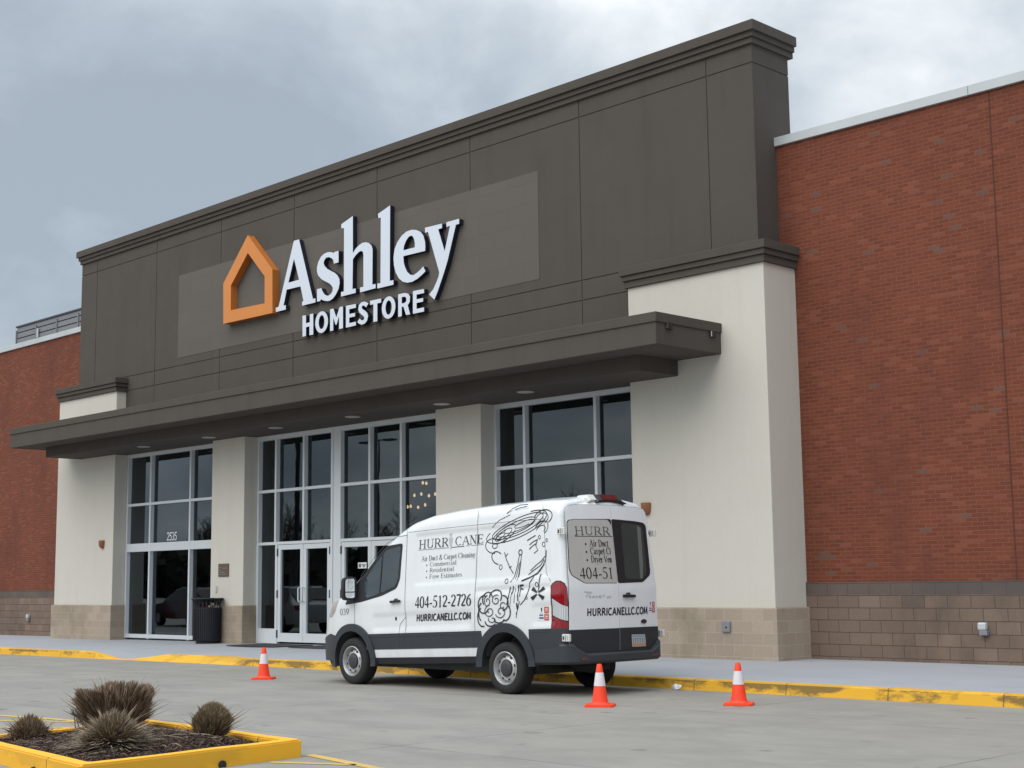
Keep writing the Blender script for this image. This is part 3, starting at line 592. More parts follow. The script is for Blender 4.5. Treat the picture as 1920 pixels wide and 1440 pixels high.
# ================================================================ SIGN ON THE PARAPET
SIGN={
'A':[[(-29.258,8.284),(-29.245,8.178),(-28.829,8.182),(-28.835,8.289),(-28.926,8.290),(-28.801,8.670),(-28.235,8.666),(-28.109,8.287),(-28.165,8.275),(-28.164,8.178),(-27.632,8.182),(-27.633,8.281),(-27.732,8.281),(-28.308,9.839),(-28.522,9.841),(-29.131,8.292)],[(-28.508,9.396),(-28.295,8.838),(-28.733,8.832)]],
's':[[(-26.743,9.286),(-26.741,9.006),(-26.922,9.006),(-26.940,9.092),(-27.001,9.148),(-27.111,9.197),(-27.221,9.201),(-27.294,9.152),(-27.318,9.080),(-27.281,9.012),(-27.182,8.927),(-27.035,8.850),(-26.889,8.781),(-26.780,8.703),(-26.707,8.601),(-26.695,8.494),(-26.742,8.366),(-26.849,8.247),(-26.957,8.173),(-27.078,8.138),(-27.200,8.149),(-27.323,8.182),(-27.421,8.230),(-27.446,8.188),(-27.569,8.188),(-27.572,8.494),(-27.399,8.490),(-27.361,8.416),(-27.287,8.328),(-27.189,8.276),(-27.103,8.270),(-27.019,8.303),(-26.963,8.362),(-26.959,8.429),(-27.008,8.498),(-27.106,8.566),(-27.253,8.634),(-27.401,8.711),(-27.526,8.815),(-27.577,8.923),(-27.578,9.031),(-27.529,9.145),(-27.431,9.252),(-27.308,9.307),(-27.161,9.325),(-27.014,9.299),(-26.924,9.259),(-26.905,9.283)]],
'h':[[(-26.205,10.023),(-26.201,9.130),(-26.110,9.215),(-25.980,9.283),(-25.850,9.315),(-25.720,9.309),(-25.605,9.267),(-25.515,9.193),(-25.477,9.104),(-25.483,8.277),(-25.367,8.275),(-25.366,8.177),(-25.932,8.165),(-25.932,8.281),(-25.808,8.278),(-25.810,9.030),(-25.828,9.099),(-25.888,9.138),(-25.979,9.125),(-26.083,9.077),(-26.175,9.009),(-26.201,8.980),(-26.211,8.286),(-26.093,8.284),(-26.093,8.181),(-26.641,8.173),(-26.642,8.282),(-26.533,8.278),(-26.536,9.792),(-26.638,9.806),(-26.644,9.903)]],
'l':[[(-24.847,10.008),(-24.861,8.268),(-24.733,8.264),(-24.733,8.160),(-25.306,8.159),(-25.306,8.273),(-25.190,8.268),(-25.180,9.787),(-25.266,9.791),(-25.281,9.892)]],
'e':[[(-23.647,8.746),(-24.387,8.754),(-24.376,8.608),(-24.328,8.488),(-24.256,8.372),(-24.148,8.291),(-24.040,8.269),(-23.933,8.296),(-23.802,8.354),(-23.712,8.410),(-23.642,8.288),(-23.756,8.228),(-23.922,8.160),(-24.089,8.123),(-24.256,8.129),(-24.401,8.172),(-24.547,8.275),(-24.657,8.429),(-24.718,8.617),(-24.730,8.780),(-24.693,8.968),(-24.594,9.112),(-24.447,9.231),(-24.276,9.296),(-24.107,9.306),(-23.940,9.270),(-23.797,9.201),(-23.703,9.096),(-23.652,8.960),(-23.641,8.848)],[(-24.387,8.886),(-23.994,8.886),(-23.994,8.989),(-24.024,9.090),(-24.072,9.155),(-24.132,9.177),(-24.216,9.157),(-24.301,9.084),(-24.362,8.990)]],
'y':[[(-23.650,9.266),(-23.085,9.255),(-23.086,9.156),(-23.213,9.152),(-23.006,8.627),(-22.828,9.155),(-22.942,9.153),(-22.941,9.258),(-22.533,9.258),(-22.535,9.147),(-22.638,9.148),(-22.910,8.409),(-23.037,8.151),(-23.153,7.937),(-23.258,7.751),(-23.351,7.613),(-23.524,7.752),(-23.384,7.848),(-23.279,7.987),(-23.209,8.101),(-23.186,8.190),(-23.550,9.155),(-23.644,9.149)]],
'house':[[(-30.409,10.317),(-29.318,9.256),(-29.299,8.155),(-31.462,8.176),(-31.490,9.233)],[(-30.396,9.854),(-29.648,9.132),(-29.635,8.446),(-31.132,8.483),(-31.138,9.129)]],
'home_H':[[(-28.144,7.932),(-28.005,7.921),(-28.003,7.726),(-27.850,7.730),(-27.852,7.925),(-27.715,7.922),(-27.709,7.417),(-27.861,7.417),(-27.863,7.634),(-28.001,7.630),(-27.999,7.417),(-28.138,7.418)]],
'home_M':[[(-27.058,7.929),(-26.930,7.932),(-26.817,7.704),(-26.692,7.931),(-26.566,7.929),(-26.563,7.415),(-26.710,7.413),(-26.712,7.723),(-26.808,7.530),(-26.843,7.531),(-26.934,7.717),(-26.932,7.410),(-27.054,7.409)]],
'home_E':[[(-26.456,7.924),(-26.080,7.919),(-26.080,7.829),(-26.331,7.829),(-26.330,7.715),(-26.113,7.712),(-26.113,7.630),(-26.330,7.631),(-26.329,7.502),(-26.079,7.501),(-26.079,7.415),(-26.453,7.411)]],
'home_T':[[(-25.565,7.913),(-25.166,7.908),(-25.166,7.817),(-25.305,7.816),(-25.304,7.405),(-25.444,7.407),(-25.444,7.818),(-25.565,7.819)]],
'home_R':[[(-24.568,7.913),(-24.336,7.910),(-24.217,7.873),(-24.163,7.802),(-24.171,7.686),(-24.242,7.618),(-24.160,7.404),(-24.302,7.408),(-24.385,7.608),(-24.447,7.609),(-24.447,7.402),(-24.570,7.400)],[(-24.446,7.832),(-24.336,7.828),(-24.289,7.790),(-24.289,7.719),(-24.337,7.687),(-24.447,7.687)]],
'home_E2':[[(-24.064,7.909),(-23.690,7.901),(-23.690,7.809),(-23.942,7.813),(-23.942,7.707),(-23.721,7.705),(-23.722,7.624),(-23.943,7.626),(-23.944,7.493),(-23.692,7.492),(-23.693,7.399),(-24.066,7.401)]],
'home_S':[[(-25.622,7.860),(-25.716,7.785),(-25.774,7.833),(-25.837,7.843),(-25.868,7.815),(-25.850,7.767),(-25.761,7.718),(-25.672,7.654),(-25.634,7.571),(-25.672,7.472),(-25.760,7.412),(-25.874,7.405),(-25.969,7.440),(-26.028,7.489),(-25.944,7.558),(-25.875,7.508),(-25.811,7.499),(-25.773,7.534),(-25.791,7.585),(-25.875,7.638),(-25.964,7.707),(-25.998,7.785),(-25.970,7.878),(-25.876,7.925),(-25.762,7.925),(-25.673,7.891)]],
'home_O':[[(-27.137,7.667),(-27.142,7.609),(-27.160,7.555),(-27.189,7.507),(-27.228,7.466),(-27.275,7.436),(-27.327,7.417),(-27.382,7.411),(-27.438,7.418),(-27.491,7.438),(-27.539,7.469),(-27.579,7.511),(-27.609,7.560),(-27.628,7.615),(-27.635,7.673),(-27.629,7.731),(-27.611,7.786),(-27.582,7.835),(-27.543,7.875),(-27.495,7.906),(-27.443,7.924),(-27.387,7.929),(-27.331,7.922),(-27.279,7.902),(-27.231,7.870),(-27.192,7.828),(-27.162,7.779),(-27.143,7.724)],[(-27.271,7.668),(-27.274,7.631),(-27.282,7.596),(-27.295,7.565),(-27.313,7.539),(-27.334,7.519),(-27.358,7.507),(-27.383,7.503),(-27.408,7.507),(-27.433,7.520),(-27.454,7.540),(-27.473,7.567),(-27.487,7.599),(-27.495,7.634),(-27.499,7.672),(-27.496,7.709),(-27.488,7.744),(-27.475,7.776),(-27.457,7.802),(-27.435,7.821),(-27.411,7.833),(-27.386,7.837),(-27.361,7.833),(-27.337,7.820),(-27.315,7.800),(-27.297,7.773),(-27.283,7.741),(-27.274,7.706)]],
'home_O2':[[(-24.665,7.659),(-24.672,7.603),(-24.689,7.550),(-24.717,7.502),(-24.755,7.463),(-24.800,7.433),(-24.851,7.415),(-24.904,7.409),(-24.957,7.416),(-25.008,7.435),(-25.053,7.466),(-25.091,7.506),(-25.120,7.555),(-25.138,7.609),(-25.144,7.666),(-25.138,7.723),(-25.120,7.776),(-25.091,7.824),(-25.053,7.864),(-25.007,7.893),(-24.956,7.911),(-24.903,7.916),(-24.850,7.909),(-24.800,7.889),(-24.754,7.858),(-24.717,7.817),(-24.689,7.769),(-24.671,7.715)],[(-24.794,7.661),(-24.797,7.625),(-24.805,7.590),(-24.818,7.559),(-24.835,7.534),(-24.856,7.515),(-24.879,7.503),(-24.904,7.499),(-24.928,7.503),(-24.951,7.516),(-24.972,7.535),(-24.989,7.562),(-25.003,7.593),(-25.011,7.627),(-25.013,7.664),(-25.011,7.700),(-25.002,7.735),(-24.989,7.766),(-24.972,7.791),(-24.951,7.810),(-24.928,7.822),(-24.903,7.826),(-24.879,7.821),(-24.856,7.809),(-24.835,7.789),(-24.818,7.763),(-24.805,7.732),(-24.797,7.697)]],
}
sg=thing('store_sign','white channel letters with orange house outline mounted on the brown parapet wall','sign',(-27.5,YT,8.7))
mb=MB(); mb.prism_y(SIGN['house'],YT-.20,YT-.004,1); mb.build('house_emblem',['orange_paint','orange_side'],sg)
for k in 'Ashley':
    mb=MB(); mb.prism_y(SIGN[k],YT-.135,YT-.012,1); mb.build('letter',['sign_white','sign_return'],sg)
for k in ('H','O','M','E','S','T','O2','R','E2'):
    mb=MB(); mb.prism_y(SIGN['home_'+k],YT-.135,YT-.012,1); mb.build('small_letter',['sign_white','sign_return'],sg)

# ================================================================ SMALL THINGS ON AND BY THE STORE
def sconce(x,z,label):
    t=thing('wall_sconce',label,'wall lamp',(x,20.43,z),'copper sconces on the cream columns')
    mb=MB(); n=18; prof=[(.098,.10),(.10,.05),(.088,-.06),(.06,-.11)]
    rings=[[(x+r*math.cos(PI+PI*k/(n-1)),20.428+1.25*r*math.sin(PI+PI*k/(n-1)),z+h) for k in range(n)] for r,h in prof]
    mb.ring(rings); mb.build('shade','sconce_copper',t,smooth=True)
    mb=MB(); mb.box(x-.07,x+.07,20.405,20.429,z-.12,z+.08); mb.build('back_plate','sconce_side',t); return t
sconce(-37.17,2.71,'half round copper wall sconce on the left cream column'); sconce(-17.33,2.82,'copper wall sconce on the right cream column, peeking out behind the van roof')
t=thing('wall_plaque','small square bronze plaque on the cream pier above the trash bin','plaque',(-31.1,20.43,1.9))
mb=MB(); mb.bbox(-31.34,-30.89,20.405,20.431,1.74,2.06,.006); mb.build('plate','bronze',t)
mb=MB()
for x0,x1,z in ((-31.29,-31.20,1.97),(-31.15,-30.96,1.95),(-31.29,-31.22,1.90),(-31.27,-31.08,1.85),(-31.29,-30.98,1.80)): mb.box(x0,x1,20.401,20.4055,z-.008,z+.008)
mb.build('raised_bars','badge',t)
mb=MB(); mb.bbox(-31.47,-31.40,20.405,20.4305,1.36,1.52,.006); tag(mb.build('outlet_cover','coping',loc=(-31.44,20.42,1.44)),'small pale outlet cover below the plaque on the cream pier','outlet')
t=thing('electrical_box','square grey electrical box on the tan block base of the right column','electrical box',(-15.56,20.37,.71))
mb=MB(); mb.bbox(-15.64,-15.47,20.335,20.3725,.62,.80,.006); mb.build('cover','box_grey',t)
mb=MB(); mb.lathe([(.018,-.006),(.018,.0),(0,.0)],(-15.54,20.335,.70),'y',12); mb.build('latch','steel',t)
def wallvent(x,z,label):
    t=thing('wall_hose_box',label,'hose box',(x,21.335,z),'grey boxes low on the block base')
    mb=MB(); mb.bbox(x-.07,x+.07,21.24,21.336,z-.04,z+.08,.025); mb.build('hood','coping',t)
    mb=MB(); mb.bbox(x-.05,x+.085,21.25,21.334,z-.12,z-.041,.01); mb.build('mouth','box_grey',t)
wallvent(-11.3,.72,'rounded grey hose box low on the grey block base of the right brick wing'); wallvent(-43.28,.63,'rounded grey hose box low on the block base of the left brick wing')
# trash bin
bx,by,bz=-31.33,20.10,gz(-31.7)+.148
t=thing('trash_bin','round black slatted trash bin on the sidewalk before the cream pier','trash bin',(bx,by,bz))
mb=MB(); mb.lathe([(.27,.0),(.27,.06),(.32,.075),(.33,.11),(.33,.86),(.31,.88)],(bx,by,bz),n=40,caps=True)
for k in range(40):
    a=2*PI*k/40; mb.tube([(bx+.336*math.cos(a),by+.336*math.sin(a),bz+.1),(bx+.336*math.cos(a),by+.336*math.sin(a),bz+.87)],.012,5)
mb.build('body','bin_metal',t,smooth=True)
mb=MB(); mb.lathe([(.28,1.055),(.385,1.085),(.40,1.10),(.385,1.115),(.27,1.09),(.2,1.0)],(bx,by,bz),n=40); mb.build('rim','bin_metal',t,smooth=True)
mb=MB()
for k in range(20):
    a=2*PI*k/20; mb.tube([(bx+.32*math.cos(a),by+.32*math.sin(a),bz+.86),(bx+.31*math.cos(a),by+.31*math.sin(a),bz+.98),(bx+.37*math.cos(a),by+.37*math.sin(a),bz+1.09)],.012,6)
mb.build('spoke_ring','bin_metal',t)
# mats, notices
for x0,x1,lab in ((-29.35,-27.45,'dark entrance mat before the left pair of glass doors'),(-26.9,-24.7,'dark entrance mat before the right pair of glass doors, partly hidden by the van')):
    zc=gz((x0+x1)/2)+.16; mb=MB(); mb.bbox(x0,x1,19.35,20.45,zc-.005,zc+.012,.004); tag(mb.build('door_mat','mat_dark',loc=((x0+x1)/2,19.9,zc)),lab,'mat','mats at the entrance')
mb=MB(); mb.box(-29.02,-28.62,YG+.016,YG+.018,1.48,2.10); o=tag(mb.build('paper_notice','int_floor',loc=(-28.8,YG+.017,1.8)),'tall dim paper notice taped inside the left glass door','notice')
mb=MB(); mb.box(-26.33,-26.02,YG+.005,YG+.008,1.865,2.0); o=mb.build('door_sticker','stick_white',loc=(-26.2,YG,1.93)); tag(o,'small white sticker on the glass of the door right of the post','sticker')
mb=MB(); mb.box(-26.30,-26.22,YG+.002,YG+.0045,1.89,1.975); mb.box(-26.19,-26.05,YG+.002,YG+.0045,1.93,1.955); mb.box(-26.14,-26.09,YG+.002,YG+.0045,1.89,1.925); mb.build('printed_mark','ink_grey',o)
# chandelier inside
t=thing('pendant_cluster','cluster of warm glowing bulbs hanging inside behind the entrance glass','ceiling lamp',(-28.9,25,5.3))
for x,z in ((-28.84,4.12),(-28.70,4.10),(-29.18,3.81),(-28.9,3.83),(-28.6,3.77),(-28.35,3.80),(-29.46,3.52),(-29.33,3.53),(-29.03,3.49),(-28.75,3.54)):
    dy=random.Random(x).uniform(-.3,.3)*0
    mb=MB(); mb.lathe([(.0,-.045),(.024,-.035),(.033,0),(.02,.035),(0,.05)],(x,25+dy,z),n=12); b=mb.build('lit_bulb','bulb',t,smooth=True)
    mb=MB(); mb.tube([(x,25+dy,z+.05),(x,25+dy,5.3)],.004,5); mb.build('cord','seam_dark',t)

# ================================================================ CONES
def make_cone():
    t=thing('traffic_cone','','traffic cone',(0,0,0),'orange cones set round the van')
    mb=MB(); s=.178
    for r_,z0,z1 in ((s,0,.018),(s*.95,.018,.03)):
        q_=[]
        n=7
        rings=[]
        for z in (z0,z1):
            ring=[]
            for cx,cy,a0 in ((1,1,0),(-1,1,90),(-1,-1,180),(1,-1,270)):
                for k in range(n):
                    a=R(a0+90*k/(n-1)); ring.append((cx*(r_-.05)+.05*math.cos(a),cy*(r_-.05)+.05*math.sin(a),z))
            rings.append(ring)
        mb.ring(rings)
    mb.lathe([(.125,.029),(.105,.045),(.100,.06)],n=28); mb.build('base','cone_orange',t,smooth=True)
    rr=lambda z:.098+(.032-.098)*(z-.05)/.45
    mb=MB(); mb.lathe([(rr(.055),.055),(rr(.22),.22),(rr(.41),.41),(rr(.49),.49),(.026,.505),(.018,.507),(.018,.46)],n=28); mb.build('body','cone_orange',t,smooth=True)
    mb=MB(); mb.lathe([(rr(.245)+.0005,.245),(rr(.245)+.0028,.2455),(rr(.405)+.0028,.4045),(rr(.405)+.0005,.405)],n=28); mb.build('reflective_collar','cone_white',t,smooth=True)
    return t
c0=make_cone()
for i,(x,y,rz,lab) in enumerate(((-20.05,13.95,.75,'orange cone with white collar in front of the van, near the yellow kerb flare'),(-12.17,13.38,.6,'orange cone with white collar behind the rear bumper of the van'),(-10.97,14.56,.55,'orange cone with white collar standing right of the van, nearest the kerb'))):
    c=c0 if i==0 else copy_tree(c0)
    c.location=(x,y,gz(x)+.001); c.rotation_euler=(0,0,rz); c['label']=lab
# litter
def crumple(name,x,y,z,sx,sy,sz,mat,label,seed):
    rnd=random.Random(seed); bm=bmesh.new(); bmesh.ops.create_icosphere(bm,subdivisions=2,radius=1)
    for v in bm.verts: v.co*=rnd.uniform(.6,1.15)
    mb=MB(); mb.addbm(bm,lambda c:(x+c.x*sx,y+c.y*sy,z+(c.z+.75)*sz)); bm.free()
    return tag(mb.build(name,mat,loc=(x,y,z)),label,'litter')
crumple('crumpled_cup',-13.13,16.02,.0,.085,.05,.05,'litter_white','crumpled pale plastic litter lying against the yellow kerb',3)
crumple('paper_scrap',-11.9,6.4,.15,.018,.018,.02,'litter_white','tiny bright white scrap on the dark mulch of the planting bed',4)

# ================================================================ PLANTING BED
bed=thing('planting_bed','raised rectangular mulch bed with a bright yellow kerb in the lot','planting bed',(-12,6.8,0))
X0,X1,Y0,Y1=-13.60,-10.52,5.62,8.05
QO=[(-13.36,5.99),(-10.525,5.635),(-10.74,7.885),(-13.58,8.05)]      # outer corners of the kerb
def qpt(s,t):
    a=Vector(QO[0]).lerp(Vector(QO[1]),s); b=Vector(QO[3]).lerp(Vector(QO[2]),s); p=a.lerp(b,t); return p.x,p.y
bm=bmesh.new()
o_=QO; i_=[qpt(.054,.068),qpt(.946,.068),qpt(.946,.932),qpt(.054,.932)]
vo=[bm.verts.new((x,y,-.03)) for x,y in o_]; vt=[bm.verts.new((x,y,.152)) for x,y in o_]; it=[bm.verts.new((x,y,.152)) for x,y in i_]; ib=[bm.verts.new((x,y,-.03)) for x,y in i_]
for k in range(4):
    n=(k+1)%4
    bm.faces.new((vo[k],vo[n],vt[n],vt[k])); bm.faces.new((vt[k],vt[n],it[n],it[k])); bm.faces.new((it[k],it[n],ib[n],ib[k]))
bmesh.ops.bevel(bm,geom=[e for e in bm.edges if all(v.co.z>.1 for v in e.verts) or abs(e.verts[0].co.z-e.verts[1].co.z)>.1],offset=.014,segments=2,affect='EDGES')
bmesh.ops.subdivide_edges(bm,edges=[e for e in bm.edges if e.calc_length()>.5],cuts=14)
for v in bm.verts:
    if v.co.z>.1: v.co+=Vector((noise.noise(v.co*2.3)*.008,noise.noise(v.co*2.3+Vector((5,0,0)))*.008,noise.noise(v.co*1.7)*.006))
mb=MB(); mb.addbm(bm); bm.free(); k_=mb.build('bed_kerb','bed_paint',bed,recalc=True)
for x in (-11.9,-10.56):
    pass
for (x,y) in ((-10.545,5.86),(-10.652,7.0),(-11.5,5.757),(-12.7,5.907)):
    mb=MB(); mb.lathe([(.0,-.02),(.035,-.02),(.035,.02),(0,.02)],(x,y,.022),'x' if x>-10.7 else 'y',14); mb.build('drain_hole','seam_dark',bed)
rnd=random.Random(11)
def mz(x,y):
    d=min(x+13.47,-10.63-x,y-5.64-.125*(-10.5-x),8.05-.06*(x+13.6)-y); return .105+.10*ss(.1,1.0,d)+.03*noise.noise(Vector((x*1.6,y*1.6,0)))
mb=MB(); nx,ny=64,50; ids=[]
for j in range(ny+1):
    row=[]
    for i in range(nx+1):
        x,y=qpt(.045+.91*i/nx,.06+.88*j/ny); row.append(mb.vert((x,y,mz(x,y)+.012*noise.noise(Vector((i*.9,j*.9,3))))))
    ids.append(row)
for j in range(ny):
    for i in range(nx): mb.face((ids[j][i],ids[j][i+1],ids[j+1][i+1],ids[j+1][i]))
mb.build('mulch_bed','mulch',bed,smooth=True,recalc=False)
mb=MB()
for k in range(9000):
    x,y=qpt(rnd.uniform(.06,.94),rnd.uniform(.075,.925)); z=mz(x,y)+rnd.uniform(.0,.014)
    L=rnd.uniform(.006,.024)*(2.2 if rnd.random()<.05 else 1); wd=rnd.uniform(.002,.007); a=rnd.uniform(0,PI); t_=rnd.uniform(-.45,.45); h=rnd.uniform(.002,.006)
    ux,uy,uz=math.cos(a)*math.cos(t_),math.sin(a)*math.cos(t_),math.sin(t_); vx_,vy_=-math.sin(a),math.cos(a)
    P=[(x+ux*L*s1+vx_*wd*s2,y+uy*L*s1+vy_*wd*s2,z+uz*L*s1+h*(1 if s2>0 else 0)) for s1,s2 in ((-1,-1),(1,-.7),(1,.8),(-1,1))]
    b=[mb.vert(p) for p in P]; tpp=[mb.vert((p[0],p[1],p[2]+h)) for p in P]
    mb.face(tpp); mb.face((b[0],b[1],tpp[1],tpp[0])); mb.face((b[2],b[3],tpp[3],tpp[2]))
struct(mb.build('mulch_chips','chips',bed,recalc=False),'stuff')

def grass(name,label,x,y,n,rb,rt,h,mat,flat,seed,stray=.06,tuft=0,droop=.0,wd=.0035,lean=(0,0)):
    """a clump of dry blades: base radius rb opening to rt; flat = how level the sheared top is"""
    rnd=random.Random(seed); z0=mz(x,y)-.02; mb=MB()
    dirs=[(rnd.random()**.5,rnd.uniform(0,2*PI)) for _ in range(tuft)] if tuft else None
    for k in range(n):
        if dirs:
            rr,a=dirs[k%tuft]; rr=min(1,max(0,rr+rnd.gauss(0,.045))); a=a+rnd.gauss(0,.06)/(rr+.15)
            hk=random.Random(seed*7+k%tuft).uniform(.80,1.06)
        else: rr=rnd.random()**.5; a=rnd.uniform(0,2*PI); hk=1
        bx_,by_=x+rb*rr*math.cos(a)*rnd.uniform(.6,1),y+rb*rr*math.sin(a)*rnd.uniform(.6,1)
        top=h*(1-(1-flat)*rr**2)*hk*rnd.uniform(.86,1.04)
        if rnd.random()<.25: top*=rnd.uniform(.35,.8)
        tx,ty=x+rt*rr*math.cos(a)+lean[0]+rnd.gauss(0,.012),y+rt*rr*math.sin(a)+lean[1]+rnd.gauss(0,.012)
        curl=0
        if rnd.random()<stray:
            tx+=rnd.gauss(0,.09); ty+=rnd.gauss(0,.09); top*=rnd.uniform(.5,1.2); curl=rnd.uniform(-.1,.02)
        w_=wd*rnd.uniform(.6,1.5)*(1.9 if k%90==0 else 1); b=rnd.uniform(0,PI)
        if k%90==0: top*=rnd.uniform(.6,1.0); curl=rnd.uniform(-.10,-.02); cx,cy=math.cos(b)*w_,math.sin(b)*w_
        pts=[]
        for i,f in enumerate((0,.35,.7,1)):
            bow=math.sin(f*PI)*.5
            px=bx_+(tx-bx_)*(f**(1.5 if rt>rb else .8)); py=by_+(ty-by_)*(f**(1.5 if rt>rb else .8))
            pz=z0+top*(f-droop*rr*f*f*f)+curl*max(0,f-.6)
            pts.append((px,py,pz,(1,.95,.75,.12)[i]))
        ids=[(mb.vert((p[0]-cx*p[3],p[1]-cy*p[3],p[2])),mb.vert((p[0]+cx*p[3],p[1]+cy*p[3],p[2]))) for p in pts]
        for q1,q2 in zip(ids,ids[1:]): mb.face((q1[0],q1[1],q2[1],q2[0]))
    o=mb.build(name,mat,recalc=False,loc=(x,y,z0)); return tag(o,label,'dry grass')
GR='dead grass clumps in the planting bed'
for g_ in (grass('grass_clump','large brown sheared clump of dead grass at the back of the bed',-13.17,7.42,14000,.22,.41,.47,'dry_grass_brown',.90,1,.07,75,0,.0055),
 grass('grass_clump','tangled grey dead grass clump in the middle of the bed, before the large brown one',-11.45,6.42,6500,.14,.29,.35,'dry_grass_grey',.45,2,.5,0,.35,.0042,(.03,0)),
 grass('grass_clump','low round brown grass mound at the left end of the bed',-13.00,6.44,4200,.17,.19,.25,'dry_grass_brown',.35,5,.25,0,.2,.004),
 grass('grass_clump','small upright greenish brown grass clump near the right back kerb of the bed',-11.66,7.52,7000,.11,.185,.34,'dry_grass_green',.55,4,.05,0,0,.0035,(.03,.02))):
    g_['group']=GR
# dry twig beside the big clump
mb=MB(); rnd=random.Random(9); bx_,by_=-13.02,6.95
for k in range(4):
    p=[Vector((bx_+.03*k,by_+.02*k,mz(bx_,by_)-.02))]; d=Vector((-.30-.12*k,-.28+.02*k,.75+.1*k)).normalized()
    for i in range(5): d=(d+Vector((rnd.gauss(0,.14),rnd.gauss(0,.14),.05))).normalized(); p.append(p[-1]+d*.05)
    mb.tube(p,[.006,.005,.0045,.004,.003,.002],5)
    for i in range(5): e=p[-2]; mb.tube([e,e+Vector((rnd.gauss(-.03,.03),rnd.gauss(-.03,.03),rnd.uniform(.02,.08)))],[.003,.001],4)
tag(mb.build('dry_twig','bark',loc=(bx_,by_,.2)),'thin dark dry twig left of the large grass clump','twig')
# loose straw on the mulch
mb=MB(); rnd=random.Random(21)
for k in range(150):
    x,y=qpt(rnd.uniform(.1,.86),rnd.uniform(.1,.86)); a=rnd.gauss(.75,.6); L=rnd.uniform(.05,.22); z=mz(x,y)+.018
    p=[Vector((x+math.cos(a)*L*s_+.02*math.sin(3*s_),y+math.sin(a)*L*s_,mz(x+math.cos(a)*L*s_,y+math.sin(a)*L*s_)+.016+.012*(1-4*(s_-.5)**2))) for s_ in (0,.35,.7,1)]
    mb.tube(p,[.0025,.003,.0025,.001],4)
struct(mb.build('loose_straw','dry_grass_grey',bed,recalc=False),'stuff')

# ================================================================ THE VAN
XF,YC,LB,U0,RAKE=-18.62,14.98,5.36,.775,.036
UC,RC=5.272,.09; UF=-.27
HWT=[(.3,.92),(.5,.942),(.8,.955),(1.2,.953),(1.35,.938),(1.5,.927),(1.8,.910),(2.2,.884),(2.6,.85)]
TOP=[(-.27,.72),(-.2,.86),(-.1,.97),(.02,1.05),(.1,1.16),(.21,1.27),(.4,1.345),(.58,1.41),(.7,1.50),(.82,1.60),(1.07,1.80),(1.35,2.045),(1.52,2.175),(1.765,2.32),(2.04,2.43),(2.45,2.505),(3.0,2.535),(3.6,2.545),(4.6,2.54),(5.0,2.525),(5.272,2.50)]
def vlean(u,z): return (.11*max(0,z-1.25)/.95)*ss(4.0,5.2,u)
def sm(t,x,d):      # smoothed table lookup
    return sum(lerp(t,x+d*k) for k in (-1,-.5,0,.5,1))/5
def pbox(u,z,u0,u1,z0,z1,e): return ss(u0-e,u0+e,u)*ss(-u1-e,-u1+e,-u)*ss(z0-e,z0+e,z)*ss(-z1-e,-z1+e,-z)
def vhw(u,z):
    h=sm(HWT,z,.06)
    if u<.8: h*=1-.30*((.8-u)/1.05)**2.4
    h-=.014*pbox(u,z,2.22,3.53,1.435,2.165,.022)+.014*pbox(u,z,3.56,5.0,1.435,2.165,.022)   # pressed side panels
    h+=.010*ss(1.335,1.29,z)*ss(2.0,2.06,u) if False else 0
    h-=.012*pbox(u,z,3.56,5.0,1.25,1.32,.018)                                                # rail groove
    h-=.016*pbox(u,z,1.28,3.45,.80,1.02,.05)                                                 # sculpted lower doors
    h-=.014*pbox(u,z,4.66,5.10,.80,1.06,.04)
    if u>UC-RC: h-=RC-math.sqrt(max(0,RC*RC-(u-(UC-RC))**2))
    return h
def vtop(u):
    t=sm(TOP,u,.05)
    if u>UC-RC: t-=.7*(RC-math.sqrt(max(0,RC*RC-(u-(UC-RC))**2)))
    return t
def P3(u,y,z): return Vector((XF+u-vlean(u,z),YC+y,z+RAKE*(u-U0)+gz(-17)))
def S(u,z,d=0,side=-1):
    """point on the near (-1) or far (+1) flank, d metres proud of it"""
    y=vhw(u,z); p=P3(u,side*y,z)
    if d:
        e=.01; u1=min(u+e,UC); u0=u1-2*e
        a=P3(u1,side*vhw(u1,z),z)-P3(u0,side*vhw(u0,z),z); b=P3(u,side*vhw(u,z+e),z+e)-P3(u,side*vhw(u,z-e),z-e)
        n=a.cross(b).normalized()
        if n.y*side<0: n=-n
        p=p+n*d
    return p
def RU(y,z): return LB-.085*(y/.95)**2
def RE(y,z,d=0):
    """point on the rear face"""
    p=P3(RU(y,z)+d,y,z); return p
def half(u):
    zt=vtop(u); a=min(1,max(0,(zt-1.2)/1.1)); rz=.06+.14*a; ry=.10+.13*a; cr=.015+.045*a
    zb=.385 if u>.0 else .385
    zc=zt-cr-rz; o=[(0,zb),(.5*vhw(u,zb),zb)]
    N_=74
    for k in range(N_+1):
        z=zb+(zc-zb)*k/N_; o.append((vhw(u,z),z))
    hc=vhw(u,zc); ry=min(ry,hc*.5)
    for k in range(1,9):
        t=PI/2*k/8; o.append((hc-ry*(1-math.cos(t)),zc+rz*math.sin(t)))
    yt=hc-ry
    for k in range(1,9):
        y=yt*(1-k/8); o.append((y,zt-cr*(y/yt)**2))
    return o
us=[UF+.03*k for k in range(12)]; us+=[.10+.035*k for k in range(145) if .10+.035*k<UC-RC-.02]; us+=[UC-RC+RC*math.sin(PI/2*k/9) for k in range(10)]
mb=MB(); rings=[]
for u in us:
    h=half(u); r=[P3(u,-y,z) for y,z in h]+[P3(u,y,z) for y,z in h[-2:0:-1]]; rings.append([mb.vert(p) for p in r])
n=len(rings[0])
for a,b in zip(rings,rings[1:]):
    for k in range(n): mb.face((a[k],a[(k+1)%n],b[(k+1)%n],b[k]))
hN=len(half(1.0))
